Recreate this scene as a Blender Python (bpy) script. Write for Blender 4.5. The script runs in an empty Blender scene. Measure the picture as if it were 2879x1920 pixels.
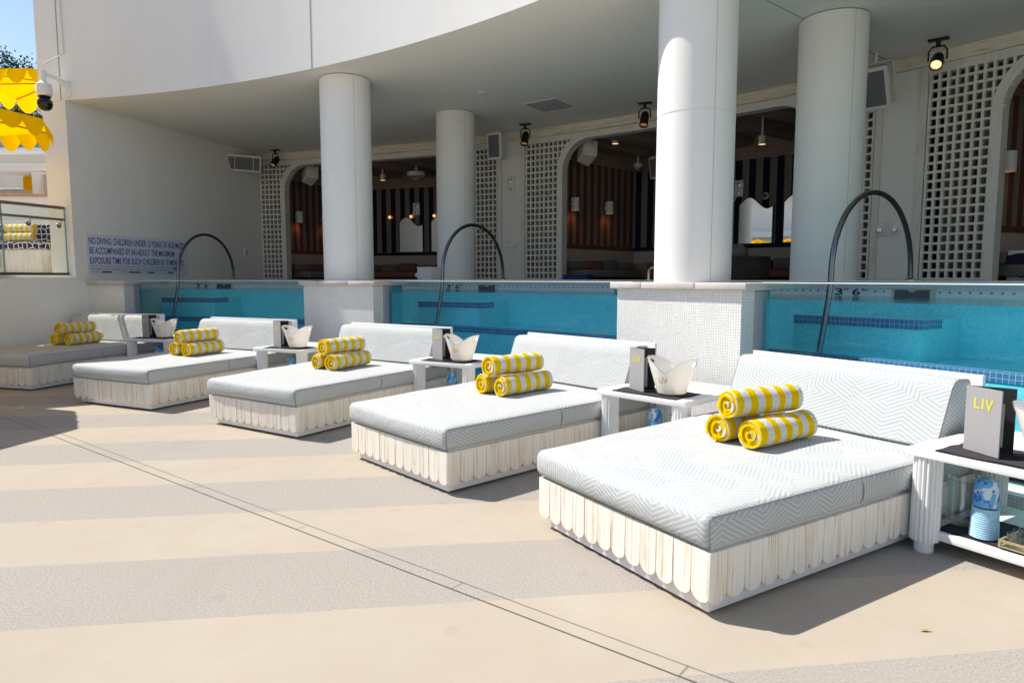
import bpy, bmesh, math, random
from math import sin, cos, pi, radians, degrees, sqrt, atan2, tan
from mathutils import Vector, Matrix
random.seed(7)
SC = bpy.context.scene
COL = SC.collection

# ------------------------------------------------------------------ helpers
CX, CY = -11.1, -3.54            # centre of the concentric plan
def PT(R, a, z):
    a = radians(a)
    return (CX + R*cos(a), CY + R*sin(a), z)

class MB:
    """collects faces for ONE mesh object"""
    def __init__(s): s.v = []; s.f = []; s.uv = []; s.m = []
    def face(s, pts, uv=None, mi=0):
        n = len(s.v); s.v += [tuple(p) for p in pts]
        s.f.append(tuple(range(n, n+len(pts)))); s.uv.append(uv); s.m.append(mi)
    def mesh(s, vs, fs, uvs=None, mi=0):
        n = len(s.v); s.v += [tuple(p) for p in vs]
        for k, f in enumerate(fs):
            s.f.append(tuple(n+i for i in f)); s.uv.append(uvs[k] if uvs else None); s.m.append(mi)
    def box(s, x0, x1, y0, y1, z0, z1, M=None, mi=0, bev=0.0):
        bm = bmesh.new()
        bmesh.ops.create_cube(bm, size=1)
        for v in bm.verts:
            v.co = ((x0+x1)/2+v.co.x*(x1-x0), (y0+y1)/2+v.co.y*(y1-y0), (z0+z1)/2+v.co.z*(z1-z0))
        if bev: bmesh.ops.bevel(bm, geom=bm.edges[:], offset=bev, segments=2, affect='EDGES', profile=.5)
        s.bm(bm, M, mi)
    def bm(s, bm, M=None, mi=0):
        bm.normal_update(); bm.verts.index_update()
        vs = [v.co.copy() for v in bm.verts]; fs = [[v.index for v in f.verts] for f in bm.faces]
        uvs = []
        for f in bm.faces:
            n = f.normal; ax = max(range(3), key=lambda i: abs(n[i]))
            i, j = [(1, 2), (0, 2), (0, 1)][ax]
            uvs.append([(v.co[i], v.co[j]) for v in f.verts])
        if M is not None: vs = [M @ v for v in vs]
        s.mesh(vs, fs, uvs, mi); bm.free()
    def arc(s, R0, R1, a0, a1, z0, z1, step=1.0, mi=0, faces='ioebt'):
        n = max(1, int(abs(a1-a0)/step+.99))
        A = [a0+(a1-a0)*k/n for k in range(n+1)]
        for p, q in zip(A, A[1:]):
            for ch in faces:
                if ch == 'i': P = [PT(R0,p,z0),PT(R0,q,z0),PT(R0,q,z1),PT(R0,p,z1)]; U=[(radians(p)*R0,z0),(radians(q)*R0,z0),(radians(q)*R0,z1),(radians(p)*R0,z1)]
                elif ch == 'o': P = [PT(R1,q,z0),PT(R1,p,z0),PT(R1,p,z1),PT(R1,q,z1)]; U=[(radians(q)*R1,z0),(radians(p)*R1,z0),(radians(p)*R1,z1),(radians(q)*R1,z1)]
                elif ch in 'tb':
                    z = z1 if ch == 't' else z0
                    P = [PT(R0,p,z),PT(R0,q,z),PT(R1,q,z),PT(R1,p,z)]
                    U = [(radians(p)*R0,R0),(radians(q)*R0,R0),(radians(q)*R0,R1),(radians(p)*R0,R1)]
                    if ch == 't': P.reverse(); U.reverse()
                else: continue
                s.face(P, U, mi)
        if 'e' in faces:
            for a, fl in ((a0, 1), (a1, 0)):
                P = [PT(R0,a,z0),PT(R1,a,z0),PT(R1,a,z1),PT(R0,a,z1)]; U=[(R0,z0),(R1,z0),(R1,z1),(R0,z1)]
                if fl: P.reverse(); U.reverse()
                s.face(P, U, mi)
    def tube(s, path, r, n=8, mi=0, cap=True, rs=None):
        path = [Vector(p) for p in path]; rings = []
        up = Vector((0,0,1))
        for k, p in enumerate(path):
            d = (path[min(k+1,len(path)-1)]-path[max(k-1,0)]).normalized()
            if k == 0:
                u = d.cross(up) if abs(d.z) < .95 else d.cross(Vector((1,0,0)))
            else:
                u = u - d*u.dot(d)
            u.normalize(); w = d.cross(u)
            rr = rs[k] if rs else r
            rings.append([p+(u*cos(2*pi*i/n)+w*sin(2*pi*i/n))*rr for i in range(n)])
        vs = [v for R in rings for v in R]; fs = []
        for k in range(len(rings)-1):
            for i in range(n): fs.append((k*n+i, k*n+(i+1)%n, (k+1)*n+(i+1)%n, (k+1)*n+i))
        if cap: fs += [tuple(range(n))[::-1], tuple((len(rings)-1)*n+i for i in range(n))]
        s.mesh(vs, fs, None, mi)
    def lathe(s, prof, n=24, c=(0,0), mi=0, sx=1, sy=1, capb=False, capt=False, M=None):
        vs = []; fs = []; uv = []
        for r, z in prof:
            for i in range(n):
                t = 2*pi*i/n; v = Vector((c[0]+r*cos(t)*sx, c[1]+r*sin(t)*sy, z)); vs.append(M @ v if M is not None else v)
        for k in range(len(prof)-1):
            for i in range(n):
                fs.append((k*n+i, k*n+(i+1)%n, (k+1)*n+(i+1)%n, (k+1)*n+i))
                r = prof[k][0]
                uv.append([(i/n*2*pi*r, prof[k][1]), ((i+1)/n*2*pi*r, prof[k][1]), ((i+1)/n*2*pi*r, prof[k+1][1]), (i/n*2*pi*r, prof[k+1][1])])
        if capb: fs.append(tuple(range(n))[::-1]); uv.append(None)
        if capt: fs.append(tuple((len(prof)-1)*n+i for i in range(n))); uv.append(None)
        s.mesh(vs, fs, uv, mi)
    def prism(s, outline, O, D, U, Nn, th, bev=.003, mi=0, uo=0):
        """outline in (D,U) plane, counter-clockwise seen from the tip of Nn; body from 0 to th along Nn with a small bevel"""
        O, D, U, Nn = Vector(O), Vector(D), Vector(U), Vector(Nn)
        n = len(outline); cx = sum(p[0] for p in outline)/n; cy = sum(p[1] for p in outline)/n
        def ring(h, ins):
            R = []
            for x, y in outline:
                dx, dy = cx-x, cy-y; L = sqrt(dx*dx+dy*dy) or 1
                R.append(O+D*(x+dx/L*ins)+U*(y+dy/L*ins)+Nn*h)
            return R
        r0, r1, r2 = ring(0, 0), ring(th-bev, 0), ring(th, bev)
        uv = [(x+uo, y) for x, y in outline]
        for A, B in ((r0, r1), (r1, r2)):
            for i in range(n):
                j = (i+1) % n
                s.face([A[i], A[j], B[j], B[i]], [uv[i], uv[j], uv[j], uv[i]], mi)
        s.face(r2, uv, mi); s.face(r0[::-1], uv[::-1], mi)
    def build(s, name, mats, parent=None, world=True, smooth=True, weld=True, ang=35):
        me = bpy.data.meshes.new(name)
        vs = s.v
        if parent is not None and world:
            Wm = parent.matrix_basis.copy(); q_ = parent.parent
            while q_ is not None: Wm = q_.matrix_basis @ Wm; q_ = q_.parent
            inv = Wm.inverted(); vs = [inv @ Vector(v) for v in vs]
        me.from_pydata([tuple(v) for v in vs], [], s.f)
        uvl = me.uv_layers.new(name='UVMap'); li = 0
        me.update()
        dat = [0.0]*(2*len(me.loops))
        for p, uv in zip(me.polygons, s.uv):
            if uv is None:
                n = p.normal; ax = max(range(3), key=lambda i: abs(n[i])); i, j = [(1,2),(0,2),(0,1)][ax]
                uv = [(me.vertices[v].co[i], me.vertices[v].co[j]) for v in p.vertices]
            for k, l in enumerate(p.loop_indices): dat[2*l], dat[2*l+1] = uv[k][0], uv[k][1]
        uvl.data.foreach_set('uv', dat)
        mats = mats if isinstance(mats, (list, tuple)) else [mats]
        for m in mats: me.materials.append(m)
        me.polygons.foreach_set('material_index', s.m)
        if weld:
            bm = bmesh.new(); bm.from_mesh(me); bmesh.ops.remove_doubles(bm, verts=bm.verts, dist=1e-5); bm.to_mesh(me); bm.free()
        me.polygons.foreach_set('use_smooth', [smooth]*len(me.polygons))
        if smooth: me.set_sharp_from_angle(angle=radians(ang))
        me.update()
        o = bpy.data.objects.new(name, me); COL.objects.link(o)
        if parent is not None: o.parent = parent
        return o

def tag(o, label=None, cat=None, group=None, kind=None):
    if label: o['label'] = label
    if cat: o['category'] = cat
    if group: o['group'] = group
    if kind: o['kind'] = kind
    return o
def thing(name, label, cat, loc=(0,0,0), rz=0, group=None):
    o = bpy.data.objects.new(name, None); COL.objects.link(o)
    o.location = loc; o.rotation_euler = (0,0,rz); o.empty_display_size = .1
    o.matrix_basis = Matrix.Translation(Vector(loc)) @ Matrix.Rotation(rz, 4, 'Z')
    return tag(o, label, cat, group)
def dup(root, loc, rz, label, group=None):
    r = root.copy(); COL.objects.link(r)
    r.matrix_basis = Matrix.Translation(Vector(loc)) @ Matrix.Rotation(rz, 4, 'Z')
    r['label'] = label
    if group: r['group'] = group
    for ch in list(root.children):
        c = ch.copy(); COL.objects.link(c); c.parent = r
        for g in list(ch.children):
            d = g.copy(); COL.objects.link(d); d.parent = c
    return r
def place(root, loc, rz):
    root.matrix_basis = Matrix.Translation(Vector(loc)) @ Matrix.Rotation(rz, 4, 'Z')

def text_geo(mb, txt, M, width=None, height=None, ext=.002, mi=0, bold=0.0):
    """lettering as real geometry: scaled to width x height, placed by M (x right, y up, z out of the surface)"""
    cu = bpy.data.curves.new('lettering', 'FONT'); cu.body = txt; cu.size = 1; cu.extrude = 0; cu.offset = bold; cu.resolution_u = 3
    ob = bpy.data.objects.new('lettering', cu); COL.objects.link(ob)
    dg = bpy.context.evaluated_depsgraph_get(); dg.update()
    me = ob.evaluated_get(dg).to_mesh()
    xs = [v.co.x for v in me.vertices]; ys = [v.co.y for v in me.vertices]
    x0, x1, y0, y1 = min(xs), max(xs), min(ys), max(ys)
    sy = height/(y1-y0) if height else 1; sx = width/(x1-x0) if width else sy
    vs = [M @ Vector(((v.co.x-x0)*sx, (v.co.y-y0)*sy, ext)) for v in me.vertices]
    mb.mesh(vs, [tuple(p.vertices) for p in me.polygons], None, mi)
    ob.evaluated_get(dg).to_mesh_clear(); bpy.data.objects.remove(ob); bpy.data.curves.remove(cu)

# ------------------------------------------------------------------ materials
def newmat(name):
    m = bpy.data.materials.new(name); m.use_nodes = True
    nt = m.node_tree; b = nt.nodes['Principled BSDF']
    return m, nt, b
def nd(nt, typ, ins=None, **pr):
    n = nt.nodes.new(typ)
    for k, v in pr.items(): setattr(n, k, v)
    for k, v in (ins or {}).items():
        if hasattr(v, 'is_linked') or isinstance(v, bpy.types.NodeSocket): nt.links.new(v, n.inputs[k])
        else: n.inputs[k].default_value = v
    return n
def mth(nt, op, a, b=0.0, c=None, clamp=False):
    n = nt.nodes.new('ShaderNodeMath'); n.operation = op; n.use_clamp = clamp
    for i, v in enumerate((a, b) if c is None else (a, b, c)):
        if isinstance(v, bpy.types.NodeSocket): nt.links.new(v, n.inputs[i])
        else: n.inputs[i].default_value = v
    return n.outputs[0]
def mixc(nt, f, a, b):
    n = nt.nodes.new('ShaderNodeMix'); n.data_type = 'RGBA'
    for i, v in ((0, f), (6, a), (7, b)):
        if isinstance(v, bpy.types.NodeSocket): nt.links.new(v, n.inputs[i])
        else: n.inputs[i].default_value = v if i == 0 else (*v[:3], 1)
    return n.outputs[2]
def ramp(nt, f, stops):
    n = nt.nodes.new('ShaderNodeValToRGB'); nt.links.new(f, n.inputs[0]); e = n.color_ramp.elements
    while len(e) > len(stops): e.remove(e[-1])
    while len(e) < len(stops): e.new(.5)
    for el, (p, c) in zip(e, stops): el.position = p; el.color = (*(c if isinstance(c, tuple) else (c,c,c)), 1)
    return n.outputs[0]
def uvs(nt):
    t = nd(nt, 'ShaderNodeTexCoord'); s = nd(nt, 'ShaderNodeSeparateXYZ', {0: t.outputs['UV']})
    return t.outputs['UV'], s.outputs[0], s.outputs[1]
def objc(nt): return nd(nt, 'ShaderNodeTexCoord').outputs['Object']
def noise(nt, v, scale, detail=3, rough=.55):
    return nd(nt, 'ShaderNodeTexNoise', {'Vector': v, 'Scale': scale, 'Detail': detail, 'Roughness': rough}).outputs['Fac']
def bump(nt, b, h, strength=.2, dist=.01):
    n = nd(nt, 'ShaderNodeBump', {'Height': h, 'Strength': strength, 'Distance': dist}); nt.links.new(n.outputs[0], b.inputs['Normal'])
def flat(name, col, rough=.6, metal=0, spec=.5, var=.06, vs=6, bmp=0, bs=80, trans=0):
    m, nt, b = newmat(name)
    v = objc(nt); f = noise(nt, v, vs, 4)
    lo = tuple(c*(1-var) for c in col); hi = tuple(min(1, c*(1+var)) for c in col)
    nt.links.new(mixc(nt, f, lo, hi), b.inputs['Base Color'])
    b.inputs['Roughness'].default_value = rough; b.inputs['Metallic'].default_value = metal
    b.inputs['Specular IOR Level'].default_value = spec
    if bmp: bump(nt, b, noise(nt, v, bs, 2), bmp, .004)
    return m
def glow(name, col, s):
    m, nt, b = newmat(name); b.inputs['Base Color'].default_value = (*col, 1)
    b.inputs['Emission Color'].default_value = (*col, 1); b.inputs['Emission Strength'].default_value = s
    return m

def plaster(name, col, streak=.07):
    m, nt, b = newmat(name); t = nd(nt, 'ShaderNodeTexCoord').outputs['Object']
    a = noise(nt, t, .7, 5); c = noise(nt, t, 12, 4)
    mp = nd(nt, 'ShaderNodeMapping', {'Vector': t, 'Scale': (3, 3, .25)}); d = noise(nt, mp.outputs[0], 1.5, 4)
    f = mth(nt, 'ADD', mth(nt, 'MULTIPLY', a, .5), mth(nt, 'ADD', mth(nt, 'MULTIPLY', c, .2), mth(nt, 'MULTIPLY', d, .3)))
    lo = tuple(x*(1-streak*2) for x in col); hi = tuple(min(1, x*(1+streak)) for x in col)
    nt.links.new(mixc(nt, f, lo, hi), b.inputs['Base Color']); b.inputs['Roughness'].default_value = .75
    b.inputs['Specular IOR Level'].default_value = .25
    bump(nt, b, mth(nt, 'ADD', noise(nt, t, 90, 4, .7), mth(nt, 'MULTIPLY', noise(nt, t, 2.5, 3), 2.)), .22, .006)
    return m
M_WALL = plaster('white_render', (.86, .84, .805))
M_SOFF = plaster('soffit_paint', (.86, .815, .74), .05)
M_COLM = plaster('column_paint', (.84, .825, .79), .03)
M_SEAM = flat('seam_dark', (.34, .33, .32), .8)

def deck():
    m, nt, b = newmat('striped_deck')
    t = objc(nt); s = nd(nt, 'ShaderNodeSeparateXYZ', {0: t})
    ang = radians(7.5)
    off = mth(nt, 'ADD', mth(nt, 'MULTIPLY', s.outputs[0], -sin(ang)), mth(nt, 'MULTIPLY', s.outputs[1], cos(ang)))
    wob = mth(nt, 'MULTIPLY', mth(nt, 'SUBTRACT', noise(nt, t, 45, 2), .5), .014)
    k = mth(nt, 'DIVIDE', mth(nt, 'SUBTRACT', mth(nt, 'ADD', off, wob), 3.2), .737*2)
    fr = mth(nt, 'FRACT', k); grey = mth(nt, 'LESS_THAN', fr, .5)
    n1 = noise(nt, t, 80, 5, .9); n2 = noise(nt, t, .9, 5); n3 = noise(nt, t, 5, 4); n4 = noise(nt, t, 420, 1); n5 = noise(nt, t, .33, 6, .62)
    sp = ramp(nt, n1, [(.36, .0), (.64, 1.0)])
    cream = mixc(nt, ramp(nt, n2, [(.3, 0.), (.7, 1.)]), (.40, .35, .285), (.455, .402, .335)); cream = mixc(nt, mth(nt, 'MULTIPLY', ramp(nt, n3, [(.35, 0.), (.7, 1.)]), .4), cream, (.405, .345, .27))
    cr2 = mixc(nt, mth(nt, 'MULTIPLY', sp, .30), cream, (.35, .285, .215))
    gr = mixc(nt, sp, (.21, .188, .166), (.475, .432, .386)); gr = mixc(nt, mth(nt, 'MULTIPLY', ramp(nt, n2, [(.3, 0.), (.7, 1.)]), .5), gr, (.36, .322, .282))
    # worn, darker patches and a few drip marks
    st_ = mth(nt, 'MULTIPLY', ramp(nt, n5, [(.50, 0.), (.66, 1.)]), ramp(nt, n3, [(.3, .3), (.6, 1.)]))
    cr2 = mixc(nt, mth(nt, 'MULTIPLY', st_, .45), cr2, (.36, .285, .20)); gr = mixc(nt, mth(nt, 'MULTIPLY', st_, .4), gr, (.25, .215, .18))
    vd = nd(nt, 'ShaderNodeTexVoronoi', {'Vector': t, 'Scale': 1.1, 'Randomness': 1.}, voronoi_dimensions='2D').outputs['Distance']
    spot_ = ramp(nt, mth(nt, 'ADD', vd, mth(nt, 'MULTIPLY', mth(nt, 'SUBTRACT', noise(nt, t, 14, 3), .5), .12)), [(.028, 1.), (.05, 0.)])
    cr2 = mixc(nt, mth(nt, 'MULTIPLY', spot_, .18), cr2, (.30, .24, .17)); gr = mixc(nt, mth(nt, 'MULTIPLY', spot_, .18), gr, (.2, .18, .16))
    nt.links.new(mixc(nt, grey, cr2, gr), b.inputs['Base Color'])
    b.inputs['Roughness'].default_value = .9; b.inputs['Specular IOR Level'].default_value = .2
    h = mth(nt, 'ADD', mth(nt, 'MULTIPLY', n1, .7), mth(nt, 'MULTIPLY', n4, .3))
    bump(nt, b, h, .35, .006)
    return m
M_DECK = deck()

def tiles(name, pitch, c0, c1, grout, gw=.09, rough=.25, big=None):
    m, nt, b = newmat(name); uv, u, v = uvs(nt)
    a = mth(nt, 'DIVIDE', u, pitch); c = mth(nt, 'DIVIDE', v, pitch)
    fa, fc = mth(nt, 'FRACT', a), mth(nt, 'FRACT', c)
    g = mth(nt, 'MAXIMUM', mth(nt, 'LESS_THAN', fa, gw), mth(nt, 'LESS_THAN', fc, gw))
    cell = nd(nt, 'ShaderNodeCombineXYZ', {0: mth(nt, 'FLOOR', a), 1: mth(nt, 'FLOOR', c)})
    w = nd(nt, 'ShaderNodeTexWhiteNoise', {'Vector': cell.outputs[0]}, noise_dimensions='2D').outputs['Value']
    if big:
        cell2 = nd(nt, 'ShaderNodeCombineXYZ', {0: mth(nt, 'FLOOR', mth(nt, 'DIVIDE', u, pitch*big)), 1: mth(nt, 'FLOOR', mth(nt, 'DIVIDE', v, pitch*big))})
        w2 = nd(nt, 'ShaderNodeTexWhiteNoise', {'Vector': cell2.outputs[0]}, noise_dimensions='2D').outputs['Value']
        w = mth(nt, 'ADD', mth(nt, 'MULTIPLY', w, .65), mth(nt, 'MULTIPLY', w2, .35))
    nt.links.new(mixc(nt, g, mixc(nt, w, c0, c1), grout), b.inputs['Base Color'])
    b.inputs['Roughness'].default_value = rough
    bump(nt, b, mth(nt, 'SUBTRACT', 1, g), .25, .002)
    return m
M_TILE = tiles('white_mosaic', .0265, (.74, .73, .70), (.86, .85, .83), (.42, .41, .39), .10, .35, 12)
M_POOL = tiles('aqua_mosaic', .026, (.12, .72, .84), (.22, .89, .96), (.30, .88, .93), .08, .3, 8)
M_NAVT = tiles('navy_mosaic', .046, (.05, .17, .36), (.08, .24, .46), (.42, .66, .74), .09, .25)
M_STON = flat('coping_stone', (.56, .51, .485), .7, var=.22, vs=7, bmp=.15, bs=40)
M_CONC = flat('coping_concrete', (.47, .46, .455), .8, var=.16, vs=30)

def bandtile():
    m, nt, b = newmat('waterline_tile'); uv, u, v = uvs(nt)
    a = mth(nt, 'FRACT', mth(nt, 'DIVIDE', u, .0945))
    sq = mth(nt, 'MULTIPLY', mth(nt, 'LESS_THAN', mth(nt, 'ABSOLUTE', mth(nt, 'SUBTRACT', a, .5)), .14),
             mth(nt, 'LESS_THAN', mth(nt, 'ABSOLUTE', mth(nt, 'SUBTRACT', v, 1.452)), .012))
    g = mth(nt, 'MAXIMUM', mth(nt, 'LESS_THAN', mth(nt, 'FRACT', mth(nt, 'DIVIDE', u, .0236)), .07), mth(nt, 'LESS_THAN', mth(nt, 'FRACT', mth(nt, 'DIVIDE', v, .0236)), .07))
    c = mixc(nt, g, (.66, .69, .68), (.52, .55, .55))
    nt.links.new(mixc(nt, sq, c, (.06, .30, .42)), b.inputs['Base Color']); b.inputs['Roughness'].default_value = .3
    return m
M_BAND = bandtile()

def fabric():
    m, nt, b = newmat('zigzag_fabric'); uv, u, v = uvs(nt)
    # cells holding nested hexagon lines or chevrons, turned by multiples of 60 degrees
    vo = nd(nt, 'ShaderNodeTexVoronoi', {'Vector': uv, 'Scale': 3.6, 'Randomness': .75}, distance='CHEBYCHEV', voronoi_dimensions='2D')
    rel = nd(nt, 'ShaderNodeVectorMath', {0: uv, 1: vo.outputs['Position']}, operation='SUBTRACT')
    rs = nd(nt, 'ShaderNodeSeparateXYZ', {0: rel.outputs[0]}); cs_ = nd(nt, 'ShaderNodeSeparateColor', {0: vo.outputs['Color']})
    th = mth(nt, 'MULTIPLY', mth(nt, 'FLOOR', mth(nt, 'MULTIPLY', cs_.outputs[0], 5.99)), pi/3)
    co_, si_ = mth(nt, 'COSINE', th), mth(nt, 'SINE', th)
    x = mth(nt, 'ADD', mth(nt, 'MULTIPLY', rs.outputs[0], co_), mth(nt, 'MULTIPLY', rs.outputs[1], si_))
    y = mth(nt, 'SUBTRACT', mth(nt, 'MULTIPLY', rs.outputs[1], co_), mth(nt, 'MULTIPLY', rs.outputs[0], si_))
    ax = mth(nt, 'ABSOLUTE', x); ay = mth(nt, 'ABSOLUTE', y)
    hexd = mth(nt, 'MAXIMUM', mth(nt, 'ADD', mth(nt, 'MULTIPLY', ax, .5), mth(nt, 'MULTIPLY', ay, .866)), ax)
    chev = mth(nt, 'ADD', mth(nt, 'MULTIPLY', y, .866), mth(nt, 'MULTIPLY', mth(nt, 'ABSOLUTE', mth(nt, 'SUBTRACT', x, .04)), .5))
    sel = mth(nt, 'LESS_THAN', cs_.outputs[1], .0)
    dist = mth(nt, 'ADD', mth(nt, 'MULTIPLY', hexd, sel), mth(nt, 'MULTIPLY', chev, mth(nt, 'SUBTRACT', 1, sel)))
    st = mth(nt, 'FRACT', mth(nt, 'DIVIDE', mth(nt, 'ADD', dist, 2.0), .0235))
    f = mth(nt, 'SUBTRACT', 1, mth(nt, 'MULTIPLY', mth(nt, 'ABSOLUTE', mth(nt, 'SUBTRACT', st, .5)), 2))
    f = ramp(nt, f, [(.34, 0.0), (.52, 1.0)])
    base = mixc(nt, noise(nt, uv, 3, 3), (.555, .535, .485), (.605, .585, .54))
    lin = mixc(nt, noise(nt, uv, 2, 3), (.375, .415, .45), (.425, .465, .495))
    nt.links.new(mixc(nt, f, base, lin), b.inputs['Base Color'])
    b.inputs['Roughness'].default_value = .9; b.inputs['Specular IOR Level'].default_value = .15
    wr = nd(nt, 'ShaderNodeTexNoise', {'Vector': uv, 'Scale': 4.5, 'Detail': 4, 'Distortion': 1.6}).outputs['Fac']
    h = mth(nt, 'ADD', mth(nt, 'MULTIPLY', noise(nt, uv, 600, 1), .12), mth(nt, 'MULTIPLY', wr, 2.2))
    bump(nt, b, h, .40, .012)
    return m
M_FAB = fabric()
M_PIPE = flat('piping_grey', (.30, .29, .27), .9)

def whitewash(name, white, amber, amt=.5, sx=26, sy=1.6):
    m, nt, b = newmat(name); uv, u, v = uvs(nt)
    p = nd(nt, 'ShaderNodeCombineXYZ', {0: mth(nt, 'MULTIPLY', u, sx), 1: mth(nt, 'MULTIPLY', v, sy)})
    q = nd(nt, 'ShaderNodeCombineXYZ', {0: mth(nt, 'MULTIPLY', u, sx*3.5), 1: mth(nt, 'MULTIPLY', v, sy*1.6)})
    a = nd(nt, 'ShaderNodeTexNoise', {'Vector': p.outputs[0], 'Scale': 1.0, 'Detail': 5, 'Distortion': 1.4}).outputs['Fac']
    c = noise(nt, q.outputs[0], 1.0, 3)
    big = noise(nt, uv, 4.0, 3)
    f = mth(nt, 'MULTIPLY', ramp(nt, mth(nt, 'ADD', mth(nt, 'MULTIPLY', a, .7), mth(nt, 'MULTIPLY', c, .3)), [(.50, 0.), (.62, 1.)]), mth(nt, 'MULTIPLY', ramp(nt, big, [(.3, .25), (.7, 1.)]), amt))
    nt.links.new(mixc(nt, f, white, amber), b.inputs['Base Color']); b.inputs['Roughness'].default_value = .7
    bump(nt, b, a, .25, .003)
    return m
M_PLANK = whitewash('whitewashed_plank', (.815, .77, .69), (.58, .40, .20), 1.0, 40, 1.5)
M_WPAINT = flat('white_paint', (.80, .80, .79), .45, var=.03)
M_PLINTH = flat('plinth_paint', (.74, .73, .72), .5, var=.04)
M_HEAD = whitewash('distressed_header', (.80, .745, .61), (.42, .29, .16), .9, 1.6, 22)
M_FRAMEP = whitewash('distressed_frame', (.76, .735, .675), (.50, .42, .33), .55, 10, 2)
M_BLACK = flat('black_metal', (.006, .006, .0065), .6, var=.2)
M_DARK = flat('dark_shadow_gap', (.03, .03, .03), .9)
M_STEEL = flat('polished_steel', (.20, .205, .215), .2, 1, var=.05)
M_CHROME = flat('brushed_steel', (.55, .55, .56), .25, 1, var=.05)
M_GRILLE = flat('speaker_grille', (.17, .175, .185), .8, var=.15, vs=300)
M_SPK = flat('speaker_shell', (.76, .74, .69), .5, var=.03)
M_PLAST = flat('white_plastic', (.78, .78, .77), .35, var=.02)
M_NAPK = flat('charcoal_cloth', (.030, .026, .034), .95, var=.25, vs=14, bmp=.3, bs=400)
M_MENU = flat('grey_linen', (.33, .32, .325), .9, var=.2, vs=240, bmp=.25, bs=500)
M_MENUIN = flat('black_board', (.016, .015, .018), .7)
M_PAPER = flat('paper', (.78, .78, .80), .8, var=.03)
M_LIME = flat('lime_print', (.62, .60, .03), .6)
M_GOLD = flat('gold_print', (.72, .42, .06), .5)
M_NAVY = flat('navy_print', (.012, .04, .36), .6)
M_INK = flat('black_print', (.015, .015, .02), .6)
M_BRASS = flat('pale_brass', (.62, .50, .28), .35, .6)

def stripes(name, pitch, ca, cb, axis='u', duty=.5, noise_amt=.0, rough=.9, off=0., lo=None):
    m, nt, b = newmat(name); uv, u, v = uvs(nt)
    x = u if axis == 'u' else v
    if noise_amt: x = mth(nt, 'ADD', x, mth(nt, 'MULTIPLY', mth(nt, 'SUBTRACT', noise(nt, uv, 9, 2), .5), noise_amt))
    f = mth(nt, 'LESS_THAN', mth(nt, 'FRACT', mth(nt, 'ADD', mth(nt, 'DIVIDE', x, pitch), off)), duty)
    n = noise(nt, uv, 25, 3)
    A = mixc(nt, n, tuple(c*.88 for c in ca), ca); B = mixc(nt, n, tuple(c*.9 for c in cb), cb)
    c = mixc(nt, f, B, A)
    if lo: c = mixc(nt, mth(nt, 'LESS_THAN', v, lo), c, ca)
    nt.links.new(c, b.inputs['Base Color'])
    b.inputs['Roughness'].default_value = rough; b.inputs['Specular IOR Level'].default_value = .15
    return m, nt, b
def towel_mat(off):
    m, nt, b = stripes('striped_terry', .126, (.98, .635, .0), (.80, .79, .79), 'u', .5, .02, .95, off)
    t = objc(nt); bump(nt, b, mth(nt, 'ADD', noise(nt, t, 260, 2), mth(nt, 'MULTIPLY', noise(nt, t, 22, 3), 3)), .8, .010)
    b.inputs['Specular IOR Level'].default_value = 0
    return m
M_TOW = [towel_mat(0.37), towel_mat(.42), towel_mat(.36)]
M_TERRA = stripes('terracotta_stripe', .245, (.14, .052, .034), (.22, .19, .17), 'u', .5, 0, .85, 0, 2.36)[0]
M_NAVYS = stripes('navy_stripe', .31, (.010, .014, .035), (.225, .20, .185), 'u', .5, 0, .85, .2, 2.36)[0]
M_WOODD = whitewash('dark_ceiling_wood', (.33, .235, .18), (.15, .105, .085), .9, 3, 26)
M_WOODL = whitewash('bench_rail_wood', (.42, .36, .32), (.30, .24, .2), .6, 2, 20)
M_CURT = flat('beige_curtain', (.42, .385, .335), .95, var=.1)
M_CUSH = flat('terracotta_cushion', (.20, .085, .06), .95, var=.12, vs=20)
M_CUSHG = flat('grey_cushion', (.16, .15, .14), .95, var=.12, vs=20)
M_WICK = flat('dark_wicker', (.055, .042, .035), .9, var=.4, vs=60)
M_BLUE = flat('blue_cover', (.012, .045, .17), .7)

def schlick(nt, f0, normal=None):
    g = nd(nt, 'ShaderNodeNewGeometry')
    d = nd(nt, 'ShaderNodeVectorMath', {0: g.outputs['Incoming'], 1: normal if normal is not None else g.outputs['Normal']}, operation='DOT_PRODUCT').outputs['Value']
    k = mth(nt, 'POWER', mth(nt, 'SUBTRACT', 1, mth(nt, 'ABSOLUTE', d), clamp=True), 5)
    return mth(nt, 'ADD', f0, mth(nt, 'MULTIPLY', k, 1-f0), clamp=True)
def glassmat(name, tint=(.93, .97, .97), refl=1.0, rough=.02):
    m = bpy.data.materials.new(name); m.use_nodes = True; nt = m.node_tree; nt.nodes.clear()
    out = nd(nt, 'ShaderNodeOutputMaterial'); tr = nd(nt, 'ShaderNodeBsdfTransparent', {0: (*tint, 1)})
    gl = nd(nt, 'ShaderNodeBsdfGlossy', {'Color': (1,1,1,1), 'Roughness': rough})
    f = mth(nt, 'MULTIPLY', schlick(nt, .04), refl, clamp=True)
    mx = nd(nt, 'ShaderNodeMixShader', {0: f, 1: tr.outputs[0], 2: gl.outputs[0]}); nt.links.new(mx.outputs[0], out.inputs[0])
    return m
M_GLASS = glassmat('clear_acrylic', (.97, .99, .99), .3)
M_RGLASS = glassmat('railing_glass', (.93, .96, .95), .7)
M_TUMB = glassmat('clear_tumbler', (.86, .88, .89), 2.2, .05)
M_GEDGE = flat('polished_acrylic_edge', (.72, .80, .84), .15, var=.03)
M_GEDGEG = flat('green_glass_edge', (.18, .34, .33), .2)

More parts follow.
